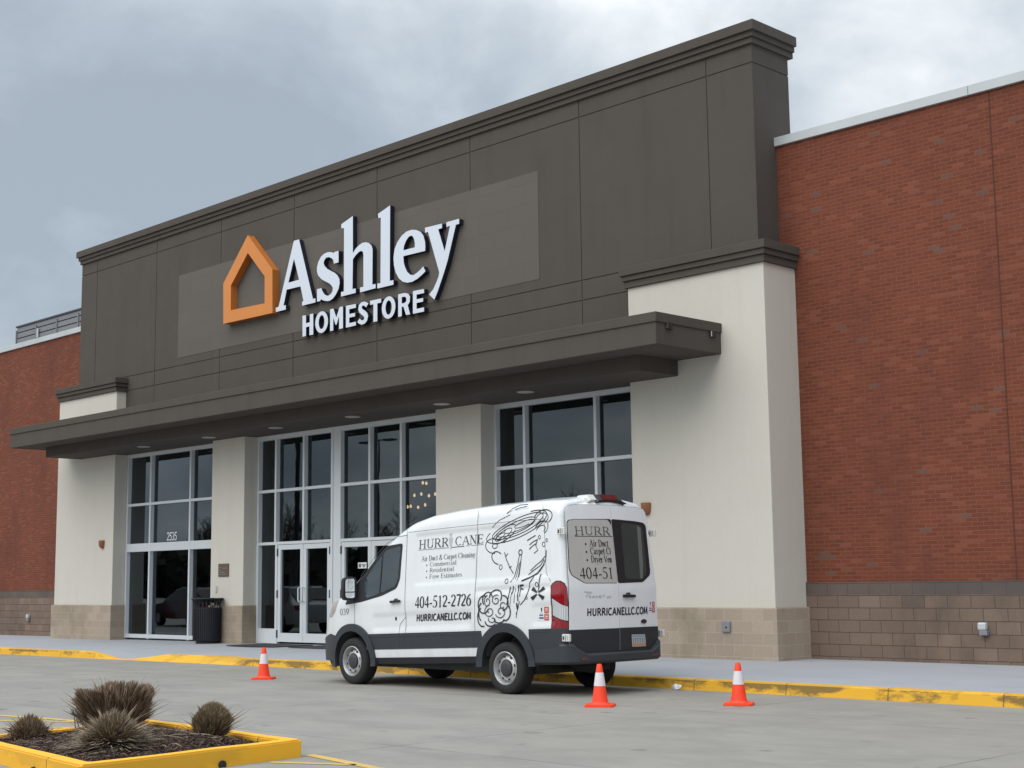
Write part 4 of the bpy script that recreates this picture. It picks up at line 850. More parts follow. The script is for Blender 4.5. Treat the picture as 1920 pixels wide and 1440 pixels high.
def cap(ring,u,rear):
    h=half(u); M=12; rows=[]
    for k in range(1,hN-1):
        y0=h[k][0]; row=[ring[k]]
        for j in range(1,M):
            y=-y0+2*y0*j/M; row.append(mb.vert(P3(u+((.088*(1-(y/y0)**2)) if rear else (-.02*(1-(y/y0)**2))),y,h[k][1])))
        row.append(ring[n-k]); rows.append(row)
    for a,b in zip(rows,rows[1:]):
        for j in range(M): mb.face((a[j],a[j+1],b[j+1],b[j]))
    for j in range(M):
        mb.face((ring[0],rows[0][j],rows[0][j+1])); mb.face((ring[hN-1],rows[-1][j+1],rows[-1][j]))
cap(rings[0],us[0],False); cap(rings[-1],UC,True)
van=thing('cargo_van','white mid roof cargo van with black lettering parked along the kerb before the store','van',(XF+2.5,YC,gz(-17)))
body=mb.build('body',['van_white','cab_lining'],van,smooth=40)
# cut the wheel wells, the cab and the cab windows out of the body
WF,WR=(.775,.345),(4.127,.262)       # wheel arch centres (along, up) in body coordinates
cut=MB(); cut.cur=1
def cyl(c,r,y0,y1,n=48):
    cut.ring([[P3(c[0]+r*math.cos(2*PI*k/n),y,c[1]+r*math.sin(2*PI*k/n)) for k in range(n)] for y in (y0,y1)])
for c in (WF,WR):
    for s_ in (-1,1): cyl(c,.465,s_*.5,s_*1.2)
CABW=[(1.880,2.030),(1.85,1.54),(1.79,1.43),(1.44,1.335),(1.12,1.275),(1.05,1.33),(1.03,1.55),(1.206,1.73),(1.43,1.925),(1.55,1.998)]
def shrink(poly,d):
    cx=sum(p[0] for p in poly)/len(poly); cy=sum(p[1] for p in poly)/len(poly); o=[]
    for x,y in poly:
        L=math.hypot(x-cx,y-cy); o.append((x-(x-cx)/L*d,y-(y-cy)/L*d))
    return o
def apply_cut(o,c_mb):
    c_=c_mb.build('cut',['van_white','cab_lining']); 
    md=o.modifiers.new('b','BOOLEAN'); md.operation='DIFFERENCE'; md.object=c_; md.solver='EXACT'
    p0=o.parent; off=ROOT[o.name]; o.parent=None; o.location=off
    bpy.context.view_layer.update(); dg=bpy.context.evaluated_depsgraph_get()
    me=bpy.data.meshes.new_from_object(o.evaluated_get(dg)); old=o.data; o.modifiers.clear(); o.data=me; me.name='body'
    o.parent=p0; o.location=(0,0,0); bpy.data.objects.remove(c_); bpy.data.meshes.remove(old)
apply_cut(body,cut)
cut=MB(); cut.cur=1
cab=[(.95,.75),(1.08,1.28),(1.12,1.60),(1.52,2.02),(1.80,2.16),(2.28,2.18),(2.28,.75)]
cut.ring([[P3(u,y*(.80 if z>1.7 else .855),z) for u,z in cab] for y in (-1,1)])
apply_cut(body,cut)
cut=MB(); cut.cur=1
w_=shrink(CABW,.010)
cut.ring([[P3(u,y,z) for u,z in w_] for y in (-1.2,1.2)])
apply_cut(body,cut)
print('van body faces',len(body.data.polygons))

def patch(poly,fn,du=.05,holes=()):
    """fill a 2D outline, slice it finely and lay it on a surface"""
    bm=bmesh.new(); L=[[Vector((a,b,0)) for a,b in lp] for lp in (poly,*holes)]; vs=[bm.verts.new(p) for lp in L for p in lp]
    for t in geometry.tessellate_polygon(L):
        try: bm.faces.new([vs[k] for k in t])
        except ValueError: pass
    xs=[v.co.x for v in bm.verts]; ys=[v.co.y for v in bm.verts]
    for ax,lo,hi in ((0,min(xs),max(xs)),(1,min(ys),max(ys))):
        k=math.floor(lo/du)+1
        while k*du<hi-1e-4:
            co=Vector((0,0,0)); co[ax]=k*du; no=Vector((0,0,0)); no[ax]=1
            bmesh.ops.bisect_plane(bm,geom=bm.verts[:]+bm.edges[:]+bm.faces[:],plane_co=co,plane_no=no,dist=1e-6); k+=1
    return bm
def lay(poly,fn,d,thick=0,du=.05,mb=None,holes=()):
    """fn(a,b,d) -> point; thick > 0 gives the sheet turned-in edges"""
    mb=mb or MB(); bm=patch(poly,fn,du,holes)
    bm.verts.index_update(); o=len(mb.v)
    for v in bm.verts: mb.v.append(tuple(fn(v.co.x,v.co.y,d)))
    for f in bm.faces: mb.face([o+v.index for v in f.verts])
    if thick:
        o2=len(mb.v); idx={}
        for e in bm.edges:
            if len(e.link_faces)==1:
                q_=[]
                for v in e.verts:
                    if v.index not in idx: idx[v.index]=mb.vert(fn(v.co.x,v.co.y,d-thick))
                    q_.append(v.index)
                mb.face((o+q_[0],o+q_[1],idx[q_[1]],idx[q_[0]]))
    bm.free(); return mb
SN=lambda u,z,d:S(u,z,d,-1)
SF=lambda u,z,d:S(u,z,d,1)
RF=lambda y,z,d:RE(y,z,d)
SIDES=((SN,-1),(SF,1))
def strip(fn,pts,w,d,mb):
    """thin ribbon along a path on a surface"""
    P=[]
    for (a,b),(c,e) in zip(pts,pts[1:]):
        m=max(1,int(math.hypot(c-a,e-b)/.05)); P+=[(a+(c-a)*k/m,b+(e-b)*k/m) for k in range(m)]
    P.append(pts[-1]); prev=None
    for i,(x,y) in enumerate(P):
        p,q=P[max(i-1,0)],P[min(i+1,len(P)-1)]; dx,dy=q[0]-p[0],q[1]-p[1]; L=math.hypot(dx,dy) or 1
        nx,ny=-dy/L*w/2,dx/L*w/2; cur=(mb.vert(fn(x+nx,y+ny,d)),mb.vert(fn(x-nx,y-ny,d)))
        if prev: mb.face((prev[0],prev[1],cur[1],cur[0]))
        prev=cur
def round_poly(pts,r,n=5):
    o=[]
    N=len(pts)
    for i in range(N):
        p=Vector(pts[i]); a=(Vector(pts[i-1])-p); b=(Vector(pts[(i+1)%N])-p); rr=min(r,a.length*.45,b.length*.45)
        p0=p+a.normalized()*rr; p1=p+b.normalized()*rr
        for k in range(n+1):
            t=k/n; q_=p0*(1-t)**2+p*2*t*(1-t)+p1*t*t; o.append((q_.x,q_.y))
    return o
# wheels
def wheel(u,side):
    wx=XF+u; r=.352; cz=gz(-17)+r-.004; yo=YC+side*(.955-.012)
    ax=lambda prof:[(a,side*b) for a,b in prof]
    mb=MB(); mb.lathe(ax([(.205,-.02),(.225,.004),(.262,.012),(.318,.006),(.340,-.012),(.352,-.045),(.352,-.19),(.335,-.225),(.26,-.24),(.2,-.22)]),(wx,yo,cz),'y',56)
    t=mb.build('wheel','rubber',van,smooth=40)
    mb=MB(); mb.lathe(ax([(.226,-.012),(.226,.008),(.216,.012),(.208,.0),(.200,-.05),(.190,-.075),(.176,-.062),(.165,-.04),(.150,-.028),(.120,-.02),(.112,-.035),(.02,-.04)]),(wx,yo,cz),'y',48)
    mb.build('rim','steel',t,smooth=40)
    mb=MB(); mb.lathe(ax([(.108,-.03),(.106,-.006),(.085,.004),(.05,.010),(.0,.012)]),(wx,yo,cz),'y',32); mb.build('hub_cap','steel_dark',t,smooth=40)
    mb=MB()
    for k in range(8):
        a=2*PI*(k+.35)/8; c=(wx+.153*math.cos(a),yo+side*-.0265,cz+.153*math.sin(a)); nr=16
        mb.poly([(c[0]+.0215*math.cos(2*PI*j/nr),c[1],c[2]+.0215*math.sin(2*PI*j/nr)) for j in range(nr)])
    mb.build('rim_holes','seam_dark',t,recalc=False)
for u in (.775,4.127):
    for s_ in (-1,1): wheel(u,s_)
# dark lower cladding, flares, sills
for fn,s_ in SIDES:
    mb=lay([(1.12,.515),(1.16,.745),(3.66,.742),(3.70,.515)],fn,.010,.014); c=mb.build('side_cladding','clad',van,smooth=40)
    mb=MB(); strip(fn,[(1.9,.515),(1.9,.742)],.006,.0108,mb); strip(fn,[(2.02,.515),(2.02,.742)],.005,.0108,mb); strip(fn,[(3.52,.515),(3.52,.742)],.006,.0108,mb); strip(fn,[(1.2,.692),(3.62,.69)],.006,.0106,mb); mb.build('cladding_seam','seam_dark',c,recalc=False)
    mb=lay([(1.25,.30),(1.20,.39),(3.60,.39),(3.58,.30)],lambda a,b,d:fn(a,max(b,.39),d)+Vector((0,-s_*.35*(.39-b) if b<.39 else 0,(b-.39) if b<.39 else 0)),.012,.02); mb.build('running_board','clad_low',van)
    mb=lay(round_poly([(1.27,.395),(1.235,.508),(3.57,.505),(3.535,.395)],.02),fn,.008,.01); mb.build('sill_panel','van_white',van,smooth=40)
    for (c0_,ro,ri,zlo,nm) in ((WF,.565,.455,.27,0),(WR,.575,.455,.25,1)):
        ring=[]
        a0=math.asin(max(-1,(zlo+.0-c0_[1])/ro))
        out=[(c0_[0]+ro*math.cos(t),c0_[1]+ro*math.sin(t)) for t in [a0+(PI-2*a0)*k/40 for k in range(41)]]
        b0=math.asin(max(-1,(zlo-c0_[1])/ri)); inn=[(c0_[0]+ri*math.cos(t),c0_[1]+ri*math.sin(t)) for t in [PI-b0-(PI-2*b0)*k/40 for k in range(41)]]
        poly=[(u,z) for u,z in out+inn]
        fl=lambda a,b,d,fn=fn:fn(max(a,UF+.03),max(b,.33),d)+Vector((0,0,min(0,b-.33)))
        mb=lay(poly,fl,.034,.07); mb.build('wheel_flare','clad',van,smooth=40)
    # front bumper flank, rear quarter cladding
    mb=lay([(UF+.004,.70),(UF+.004,.36),(.0,.36),(.33,.36),(.30,.74),(.12,.77)],lambda a,b,d:fn(a,max(b,.385),d)+Vector((0,0,min(0,b-.385))),.012,.02,.03); fb=mb.build('bumper_flank','clad',van,smooth=40)
    mb=lay([(.0,.37),(.30,.37),(.33,.30),(.2,.25),(.05,.29)],lambda a,b,d:fn(a,.40,d)+Vector((0,s_*-.25*max(0,.40-b),b-.40)),.006,.02,.03); mb.build('bumper_lip','clad_low',van,smooth=40)
    mb=lay([(4.60,.30),(4.60,.742),(5.268,.742),(5.268,.30)],lambda a,b,d:fn(a,max(b,.385),d)+Vector((0,0,min(0,b-.385))),.012,.018,.03); q4=mb.build('quarter_cladding','clad',van,smooth=40)
    mb=MB(); strip(fn,[(4.72,.485),(4.99,.49)],.007,.0135,mb); strip(fn,[(4.63,.695),(5.02,.70)],.005,.0135,mb); mb.build('cladding_seam','seam_dark',q4,recalc=False)
# front bumper bar
mb=MB(); mb.ring([[P3(UF-.05+.30*(y/.72)**2,y,z)+Vector((dx,0,0)) for dx,z in ((.16,.27),(.03,.33),(-.03,.45),(-.02,.66),(.05,.74),(.2,.74),(.2,.27))] for y in [-.70+1.4*k/14 for k in range(15)]])
mb.build('front_bumper','clad',van,smooth=40)
mb=MB(); mb.ring([[P3(-.20+.22*(y/.7)**2,y,z)+Vector((dx,0,0)) for dx,z in ((.0,.76),(-.03,.80),(.06,1.0),(.1,1.0),(.1,.76))] for y in [-.5+1.0*k/10 for k in range(11)]])
mb.build('grille','black_plastic',van,smooth=40)
# headlights
for fn,s_ in SIDES:
    mb=lay(round_poly([(.40,1.275),(.24,1.25),(.05,1.03),(.17,1.02),(.30,1.12)],.03),fn,.005,.01,.02); h=mb.build('headlight','lens_head',van,smooth=40)
    mb=MB(); strip(fn,[(.41,1.285),(.235,1.262),(.04,1.03)],.02,.007,mb); mb.build('headlight_rim','lens_clear',h,recalc=False)
# cab door windows: black surround, glass, pillar
WSUR=[(1.915,2.062),(1.885,1.535),(1.815,1.400),(1.481,1.305),(.98,1.228),(.60,1.20),(.64,1.27),(.871,1.525),(1.127,1.722),(1.426,1.970),(1.56,2.045)]
for fn,s_ in SIDES:
    mb=lay(round_poly(WSUR,.05),fn,.004,.004,.05,holes=[round_poly(shrink(CABW,.012),.04)]); w=mb.build('door_window','black_plastic',van)
    mb=lay(round_poly(CABW,.04),fn,.001,0,.1); mb.build('window_glass','cab_glass',w,recalc=False)
    mb=MB(); strip(fn,[(1.452,1.93),(1.425,1.34)],.028,.0045,mb); mb.build('quarter_bar','black_plastic',w,recalc=False)
# windscreen
def TOPF(u,y,d):
    h=half(u)[-9:]; yt=h[0][0]; zt=h[-1][1]; cr=zt-h[0][1]
    return P3(u,y,zt-cr*min(1,(y/yt))**2+d)
wsf=lambda a,b,d:TOPF(a,b,d)
mb=lay([(.66,-.62),(.66,.62),(1.95,.60),(1.95,-.60)],wsf,.006,.006,.08); mb.build('windscreen','dark_glass',van,smooth=40)
# seams
mb=MB()
for fn,s_ in SIDES:
    strip(fn,[(2.008,2.175),(2.012,1.41),(2.036,.98),(2.036,.745)],.009,.002,mb)
    strip(fn,[(2.036,.98),(1.90,.87),(1.89,.745)],.008,.0021,mb)
    strip(fn,[(2.008,2.175),(1.77,2.165),(1.52,2.07),(1.26,1.89),(.95,1.62)],.008,.002,mb)
    strip(fn,[(1.985,2.36),(2.008,2.175)],.006,.002,mb)
    strip(fn,[(.84,1.235),(.845,.89)],.008,.002,mb)
    strip(fn,[(3.535,2.42),(3.535,.745)],.008,.002,mb)
    strip(fn,[(3.56,1.285),(5.0,1.30)],.010,-.0095,mb)
    strip(fn,[(4.93,2.42),(4.926,1.478),(5.02,1.36)],.006,.002,mb)
    strip(fn,[(2.03,2.215),(3.0,2.22),(4.2,2.215),(4.95,2.20)],.005,.002,mb)
mb.build('panel_seam','seam',van,recalc=False)
# door handles, lock, sliding side details
for fn,s_ in SIDES:
    mb=lay(round_poly([(1.71,1.188),(1.71,1.222),(1.935,1.228),(1.935,1.194)],.012),fn,.034,.02,.05); hd=mb.build('door_handle','black_plastic',van)
    mb=lay(round_poly([(1.76,1.23),(1.87,1.233),(1.85,1.255),(1.79,1.253)],.012),fn,.004,.005,.05); mb.build('handle_cup','seam',hd)
    mb=lay([(1.808+.020*math.cos(2*PI*k/14),.958+.028*math.sin(2*PI*k/14)) for k in range(14)],fn,.006,.006,.05); mb.build('door_lock','black_plastic',van)
# mirrors
for fn,s_ in SIDES:
    yb=lambda u,z:vhw(u,z)
    def MP(a,b,c): return P3(.80+a*.955-(b-.055)*.295,s_*(.985+.055+a*.295+(b-.055)*.955),1.435+c*1.02)
    mb=MB()
    sec=[(-.10,-.135),(-.112,-.10),(-.118,0),(-.112,.12),(-.095,.165),(-.03,.18),(.06,.178),(.098,.15),(.108,.0),(.104,-.12),(.085,-.16),(.0,-.175),(-.06,-.165)]
    rings=[]
    for x_,k in ((.06,.96),(.05,1.0),(-.04,.99),(-.09,.86),(-.12,.6)): rings.append([MP(x_,.055+a*k,b*k) for a,b in sec])
    mb.ring(rings); m_=mb.build('mirror','black_plastic',van,smooth=40)
    mb=MB(); mb.poly([MP(.066+.07*(.15-b),.055+a,b) for a,b in [(-.075,-.04),(-.075,.125),(-.05,.15),(.055,.15),(.08,.12),(.08,-.04)]]); mb.build('mirror_glass','mirror_face',m_,recalc=False)
    mb=MB(); mb.poly([MP(.078+.07*(-.05-b),.055+a,b) for a,b in [(-.075,-.055),(.08,-.055),(.078,-.11),(.05,-.135),(-.05,-.135),(-.075,-.11)]]); mb.build('spot_mirror','mirror_face',m_,recalc=False)
    mb=MB(); mb.ring([[MP(a,-.16,b) for a,b in ((-.09,-.17),(.07,-.17),(.06,-.06),(-.08,-.06))],[MP(a,-.02,b) for a,b in ((-.06,-.15),(.04,-.15),(.03,-.08),(-.05,-.08))]]); mb.build('mirror_arm','black_plastic',m_)
# tail lamps wrap the rear corners
for fn,s_ in SIDES:
    full=[(5.018,.735),(5.018,1.30),(5.05,1.335),(5.12,1.365),(5.20,1.362),(5.245,1.33),(5.262,1.27),(5.2715,1.05),(5.2715,.705),(5.07,.700)]
    mb=lay(full,fn,.006,.012,.02); t=mb.build('tail_lamp','seam_dark',van,smooth=40)
    def clip(z0a,z0b,z1a,z1b):
        a,b=5.034,5.268; return [(a,z0a),(b,z0b),(b,z1b),(a,z1a)]
    mb=lay([(5.034,1.145),(5.267,1.03),(5.262,1.255),(5.236,1.32),(5.19,1.348),(5.12,1.352),(5.06,1.325),(5.034,1.29)],fn,.010,.006,.02); mb.build('red_lens','lens_red',t,smooth=40)
    mb=lay([(5.046,1.135),(5.267,1.02),(5.267,.835),(5.046,.915)],fn,.009,.005,.02); mb.build('clear_lens','lens_clear',t,smooth=40)
    mb=lay([(5.034,.905),(5.267,.82),(5.267,.715),(5.08,.712),(5.034,.745)],fn,.010,.006,.02); mb.build('red_lens','lens_red',t,smooth=40)
# rear doors
RB=.05
DL=[(-.905+RB,2.25),(-.87+RB,2.33),(-.80+RB,2.36),(-.50,2.368),(-.041,2.370),(-.041,.715),(-.905,.713),(-.94,1.30),(-.935,1.51),(-.90,2.07)]
DL=[(-.90,.42),(-.045+RB,.42),(-.045+RB,2.372),(-.62,2.368),(-.76,2.355),(-.81,2.31),(-.83,2.20),(-.85,1.8),(-.875,1.45),(-.885,1.1)]
DR=[(-.039+RB,.42),(.90,.42),(.885,1.1),(.875,1.45),(.85,1.8),(.83,2.20),(.81,2.30),(.76,2.345),(.62,2.36),(-.039+RB,2.372)]
for poly,nm in ((DL,0),(DR,1)):
    mb=lay(poly,RF,.010,.012,.06); d=mb.build('rear_door','van_white',van,smooth=40)
    lo=[(p[0],p[1]) for p in poly if p[1]<.5]; x0=min(p[0] for p in lo)+.003; x1=max(p[0] for p in lo)-.003
    mb=lay([(x0,.40),(x1,.40),(x1,.712),(x0,.714)],RF,.016,.012,.06); mb.build('door_cladding','clad_low',d,smooth=40)
    mb=MB(); strip(RF,[p for p in poly if True]+[poly[0]],.010,.0015,mb); mb.build('door_gap','seam',d,recalc=False)
    if nm==0:
        g=[(-.055+RB,1.312),(-.055+RB,2.184),(-.70,2.172),(-.80,2.158),(-.825,2.125),(-.865,1.51),(-.835,1.425),(-.62,1.317)]
        mb=lay(round_poly(g,.035),RF,.013,.006,.08); wd=mb.build('rear_window','black_plastic',d,smooth=40)
        g2=[(-.060+RB,1.318),(-.060+RB,2.178),(-.69,2.166),(-.79,2.15),(-.815,2.12),(-.853,1.51),(-.823,1.43),(-.615,1.323)]
        g2=[(-.060+RB,1.318),(-.060+RB,2.09),(-.10+RB,2.15),(-.14+RB,2.172),(-.69,2.166),(-.79,2.15),(-.815,2.12),(-.853,1.51),(-.823,1.43),(-.615,1.323)]
        mb=lay(round_poly(g2,.02),RF,.0145,.002,.08); fm=mb.build('sign_film','film',wd,smooth=40)
        mb=MB(); lay_strokes(mb,strokes('HURR',-.715,1.963,.108,.665),lambda a,b,d:RE(a,b,.0155+d)); strip(RF,[(-.715,1.942),(-.011,1.945)],.010,.0158,mb); strip(RF,[(-.715,1.948),(-.66,1.944)],.014,.0159,mb); mb.build('lettering','ink_mid',fm,recalc=False)
        mb=MB()
        for tx,z,wid in (('Air Duct',1.808,.355),('Carpet Cl',1.703,.392),('Dryer Ven',1.594,.392)):
            lay_strokes(mb,strokes(tx,-.472,z,.088,wid,bold=1.0),lambda a,b,d:RE(a,b,.0155+d)); 
            mb.poly([RE(-.538+.015*math.cos(2*PI*k/12),z+.03+.015*math.sin(2*PI*k/12),.016) for k in range(12)])
        lay_strokes(mb,strokes('404-51',-.700,1.379,.145,.625,bold=.95),lambda a,b,d:RE(a,b,.0155+d)); mb.build('lettering','ink',fm,recalc=False)
    else:
        g=[(-.045+RB,1.312),(.555,1.323),(.745,1.418),(.77,1.472),(.785,2.06),(.783,2.115),(.721,2.152),(.5,2.168),(-.045+RB,2.184)]
        mb=lay(round_poly(g,.035),RF,.013,.006,.08); wd=mb.build('rear_window','black_plastic',d,smooth=40)
        g2=[(.165,1.368),(.565,1.365),(.675,1.46),(.69,2.06),(.64,2.105),(.55,2.121),(.24,2.14),(.195,2.11)]
        mb=lay(round_poly(g2,.05),RF,.0145,.002,.08); mb.build('rear_pane','rear_pane',wd,smooth=40)
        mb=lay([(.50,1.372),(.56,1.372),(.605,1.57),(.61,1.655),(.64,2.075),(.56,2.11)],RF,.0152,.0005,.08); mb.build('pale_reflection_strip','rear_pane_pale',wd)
        mb=lay(round_poly([(.085,1.118),(.333,1.116),(.333,1.152),(.085,1.158)],.012),RF,.045,.03,.06); hd=mb.build('rear_door_handle','black_plastic',d)
        mb=lay(round_poly([(.15,1.16),(.26,1.16),(.24,1.185),(.17,1.185)],.012),RF,.014,.006,.06); mb.build('handle_cup','seam',d)
        mb=lay([(.537+.075*math.cos(2*PI*k/24),.788+.034*math.sin(2*PI*k/24)) for k in range(24)],RF,.018,.008,.1); em=mb.build('oval_emblem','chrome',d)
        mb=lay([(.537+.062*math.cos(2*PI*k/24),.788+.025*math.sin(2*PI*k/24)) for k in range(24)],RF,.0195,.001,.1); mb.build('oval_field','oval_dark',em)
        mb=lay(round_poly([(.20,.64),(.62,.632),(.61,.43),(.24,.435)],.02),RF,.0175,.002,.08); pr=mb.build('plate_recess','black_plastic',d)
        mb=lay([(.258,.452),(.572,.449),(.555,.612),(.250,.618)],RF,.021,.004,.1); pl=mb.build('number_plate','plate_pale',d)
        mb=lay([(.258,.455),(.57,.452),(.566,.495),(.257,.498)],RF,.0215,0,.1); mb.build('plate_band','plate_peach',pl,recalc=False)
        mb=lay([(.256,.575),(.556,.570),(.554,.608),(.253,.613)],RF,.0215,0,.1); mb.build('plate_band','plate_blue',pl,recalc=False)
        mb=MB()
        for k in range(7): strip(RF,[(.285+.041*k,.503),(.281+.041*k,.560)],.011,.0218,mb); strip(RF,[(.274+.041*k,.558),(.300+.041*k,.557)],.009,.0219,mb)
        mb.build('plate_characters','ink_mid',pl,recalc=False)
# badge and web address across the doors
BF=lambda a,b,d:RE(a,b,.0105+d)
mb=MB(); lay_strokes(mb,strokes('TRANSIT',-.622,1.122,.030,.36,'sans',bold=.9),BF); lay_strokes(mb,strokes('250',-.235,1.115,.024,.09,'sans',bold=.9),BF); mb.build('model_badge','badge',van,recalc=False)
mb=MB(); strip(BF,[(-.64,1.205),(-.50,1.195)],.016,.001,mb); strip(BF,[(-.60,1.180),(-.52,1.175)],.012,.001,mb); mb.build('small_badge','ink_pale',van,recalc=False)
mb=MB(); lay_strokes(mb,strokes('HURRICANELLC.COM',-.605,.892,.088,1.245,'sans',.06,1.5),BF); mb.build('web_lettering','ink',van,recalc=False)
def sticker(fn,a0,b0,k):
    """a torch seal with blue bars beside two red rounded tiles"""
    base=lay([(a0,b0),(a0+.118*k,b0),(a0+.118*k,b0+.185*k),(a0,b0+.185*k)],fn,.0022,0,.1); st=base.build('sticker','stick_white',van,recalc=False)
    mb=MB(); strip(fn,[(a0+.03*k,b0+.035*k),(a0+.115*k,b0+.033*k)],.026*k,.0026,mb); strip(fn,[(a0+.035*k,b0+.072*k),(a0+.105*k,b0+.07*k)],.022*k,.0026,mb); strip(fn,[(a0+.055*k,b0+.100*k),(a0+.09*k,b0+.099*k)],.008*k,.0026,mb); mb.build('blue_bars','stick_blue',st,recalc=False)
    mb=MB(); mb.poly([fn(a0+x*k,b0+y*k,.0026) for x,y in ((.062,.115),(.082,.12),(.092,.15),(.075,.18),(.056,.165),(.068,.14))]); mb.build('seal_mark','ink',st,recalc=False)
    for q_ in (0,.095):
        p=round_poly([(a0+.125*k,b0+q_*k),(a0+.21*k,b0+(q_-.002)*k),(a0+.21*k,b0+(q_+.083)*k),(a0+.125*k,b0+(q_+.085)*k)],.012*k)
        mb=lay(p,fn,.0024,0,.1); rd=mb.build('red_tile','stick_red',st,recalc=False)
        mb=MB(); strip(fn,[(a0+.145*k,b0+(q_+.055)*k),(a0+.19*k,b0+(q_+.055)*k)],.012*k,.0028,mb); strip(fn,[(a0+.14*k,b0+(q_+.03)*k),(a0+.195*k,b0+(q_+.03)*k)],.006*k,.0028,mb); mb.build('tile_mark','stick_white',rd,recalc=False)
sticker(SN,4.755,.85,1.0); sticker(BF,.655,.905,.82)
# hinges
for y,s_ in ((-.925,-1),(.905,1)):
    for z in (2.01,.615):
        mb=MB()
        c=P3(UC+.03,s_*(.925 if z>1 else .955),z)
        mb.bbox(c.x-.075,c.x+.06,c.y-.02,c.y+.02,c.z-.048,c.z+.048,.008); h=mb.build('door_hinge','white_plastic',van)
        mb=MB(); mb.box(c.x-.012,c.x-.004,c.y-.022,c.y+.022,c.z-.036,c.z+.036); mb.box(c.x+.02,c.x+.026,c.y-.022,c.y+.022,c.z-.03,c.z+.03); mb.box(c.x-.06,c.x-.03,c.y-.0215,c.y+.0215,c.z-.025,c.z+.02); mb.build('hinge_gap','seam',h)
# rear bumper wraps round the tail
path=[]
for k in range(7): u=4.70+(UC-.12-4.70)*k/6; path.append((P3(u,-vhw(u,.45),.0),Vector((0,-1,0)),.016,0))
for k in range(1,7):
    a=PI/2*k/7; path.append((P3(UC-.12+.12*math.sin(a),-.955+.12*(1-math.cos(a)),0),Vector((math.sin(a),-math.cos(a),0)),.016+.07*k/7,k/7))
for k in range(13):
    y=-.80+1.6*k/12; path.append((P3(RU(y,0)-.01,y,0),Vector((1,0,0)),.10,1))
mir=[(Vector((p.x,2*YC-p.y,p.z)),Vector((n.x,-n.y,0)),o_,f) for p,n,o_,f in path[:13]][::-1]
path+=mir
mb=MB(); rings=[]
for p,n,o_,f in path:
    u_=(p.x-XF); zt=.40+.145*(1-ss(.55,.95,abs(p.y-YC)/ .9)*0 ) if False else (.40 if abs(p.y-YC)<.74 else .40+.135*ss(.74,.86,abs(p.y-YC)))
    if f==0: zt=.56
    base=p-n*.03; zr=RAKE*(u_-U0)+gz(-17); o3=Vector((0,0,0))
    q_=[(base,.27),(p+n*(o_-.035),.268),(p+n*o_,.30),(p+n*o_,zt-.025),(p+n*(o_-.02),zt),(base,zt+.004)]
    rings.append([Vector((a.x,a.y,z+zr)) for a,z in q_])
mb.ring(rings); bp_=mb.build('rear_bumper','clad',van,smooth=35)
for y in (-.72,.68):
    mb=MB(); c=P3(LB,y,.335); x_=P3(RU(y,0)+.089,y,.335).x
    mb.bbox(x_,x_+.006,c.y-.075,c.y+.075,c.z-.018,c.z+.018,.003); mb.build('bumper_reflector','lens_dark_red',bp_)
# brake lamp pod with camera on the roof edge
def RP(a,y,z): return P3(LB-.13+a,y+.03,z)
secs=[(-.27,.30),(-.235,.75),(-.16,1.0),(.17,1.0),(.25,.85),(.33,.30)]
mb=MB(); mb.ring([[RP(a,y,2.395+b*k) for a,b in ((.085,.0),(.135,.02),(.14,.05),(.075,.128),(-.10,.138),(-.22,.11),(-.22,.02))] for y,k in secs]); bl=mb.build('brake_lamp','black_plastic',van,smooth=30)
mb=MB(); mb.poly([RP(.143,-.15,2.448),RP(.143,.17,2.448),RP(.080,.165,2.525),RP(.080,-.145,2.525)]); mb.poly([RP(.080,-.145,2.525),RP(.080,.165,2.525),RP(-.10,.165,2.5365),RP(-.10,-.145,2.5365)]); mb.build('lamp_lens','lens_dark_red',bl,recalc=False)
mb=MB(); mb.ring([[RP(a,y,2.405+b*k) for a,b in ((.075,.0),(.115,.04),(.06,.115),(-.12,.12),(-.16,.03))] for y,k in ((-.40,.55),(-.375,.9),(-.32,1.0),(-.25,.97))]); mb.build('lamp_end_cap','white_plastic',bl,smooth=30)
mb=MB(); mb.tube([RP(-.02,-.285,2.520),RP(-.02,-.285,2.530)],.026,14); mb.build('cap_plug','seam_dark',bl)
# lettering on the near flank
LF=lambda a,b,d:S(a,b,.0018+d,-1)
mb=MB(); lay_strokes(mb,strokes('HURR',2.262,1.957,.123,.665,bold=1.15),LF); lay_strokes(mb,strokes('CANE',3.055,1.957,.120,.605,bold=1.15),LF)
strip(LF,[(2.262,1.938),(2.93,1.934)],.011,.0,mb); strip(LF,[(2.98,1.934),(3.26,1.934)],.011,.0,mb); strip(LF,[(3.29,1.935),(3.38,1.935)],.006,.0,mb); strip(LF,[(3.40,1.935),(3.655,1.934)],.006,.0,mb); mb.build('name_lettering','ink_mid',van,recalc=False)
mb=MB(); strip(LF,[(2.262,1.938),(2.93,1.934)],.006,.0006,mb)
mb.poly([LF(a,b,0) for a,b in ((2.915,2.075),(3.01,2.075),(3.005,2.0),(2.985,1.94),(2.967,1.89),(2.958,1.94),(2.93,2.0))]); mb.poly([LF(a,b,0) for a,b in ((2.94,2.085),(2.985,2.085),(2.985,2.105),(2.94,2.105))]); mb.poly([LF(a,b,0) for a,b in ((2.925,2.11),(3.0,2.11),(2.99,2.14),(2.935,2.14))]); mb.build('funnel_mark','ink_pale',van,recalc=False)
mb=MB(); lay_strokes(mb,strokes('Air Duct & Carpet Cleaning',2.335,1.772,.072,1.165,bold=.85),LF)
for tx,z,wid in (('Commercial',1.688,.585),('Residential',1.601,.535),('Free Estimates',1.512,.71)):
    lay_strokes(mb,strokes(tx,2.525,z,.060,wid,bold=.95),LF); mb.poly([LF(2.463+.012*math.cos(2*PI*k/10),z+.02+.012*math.sin(2*PI*k/10),.0002) for k in range(10)])
mb.build('service_lettering','ink_mid',van,recalc=False)
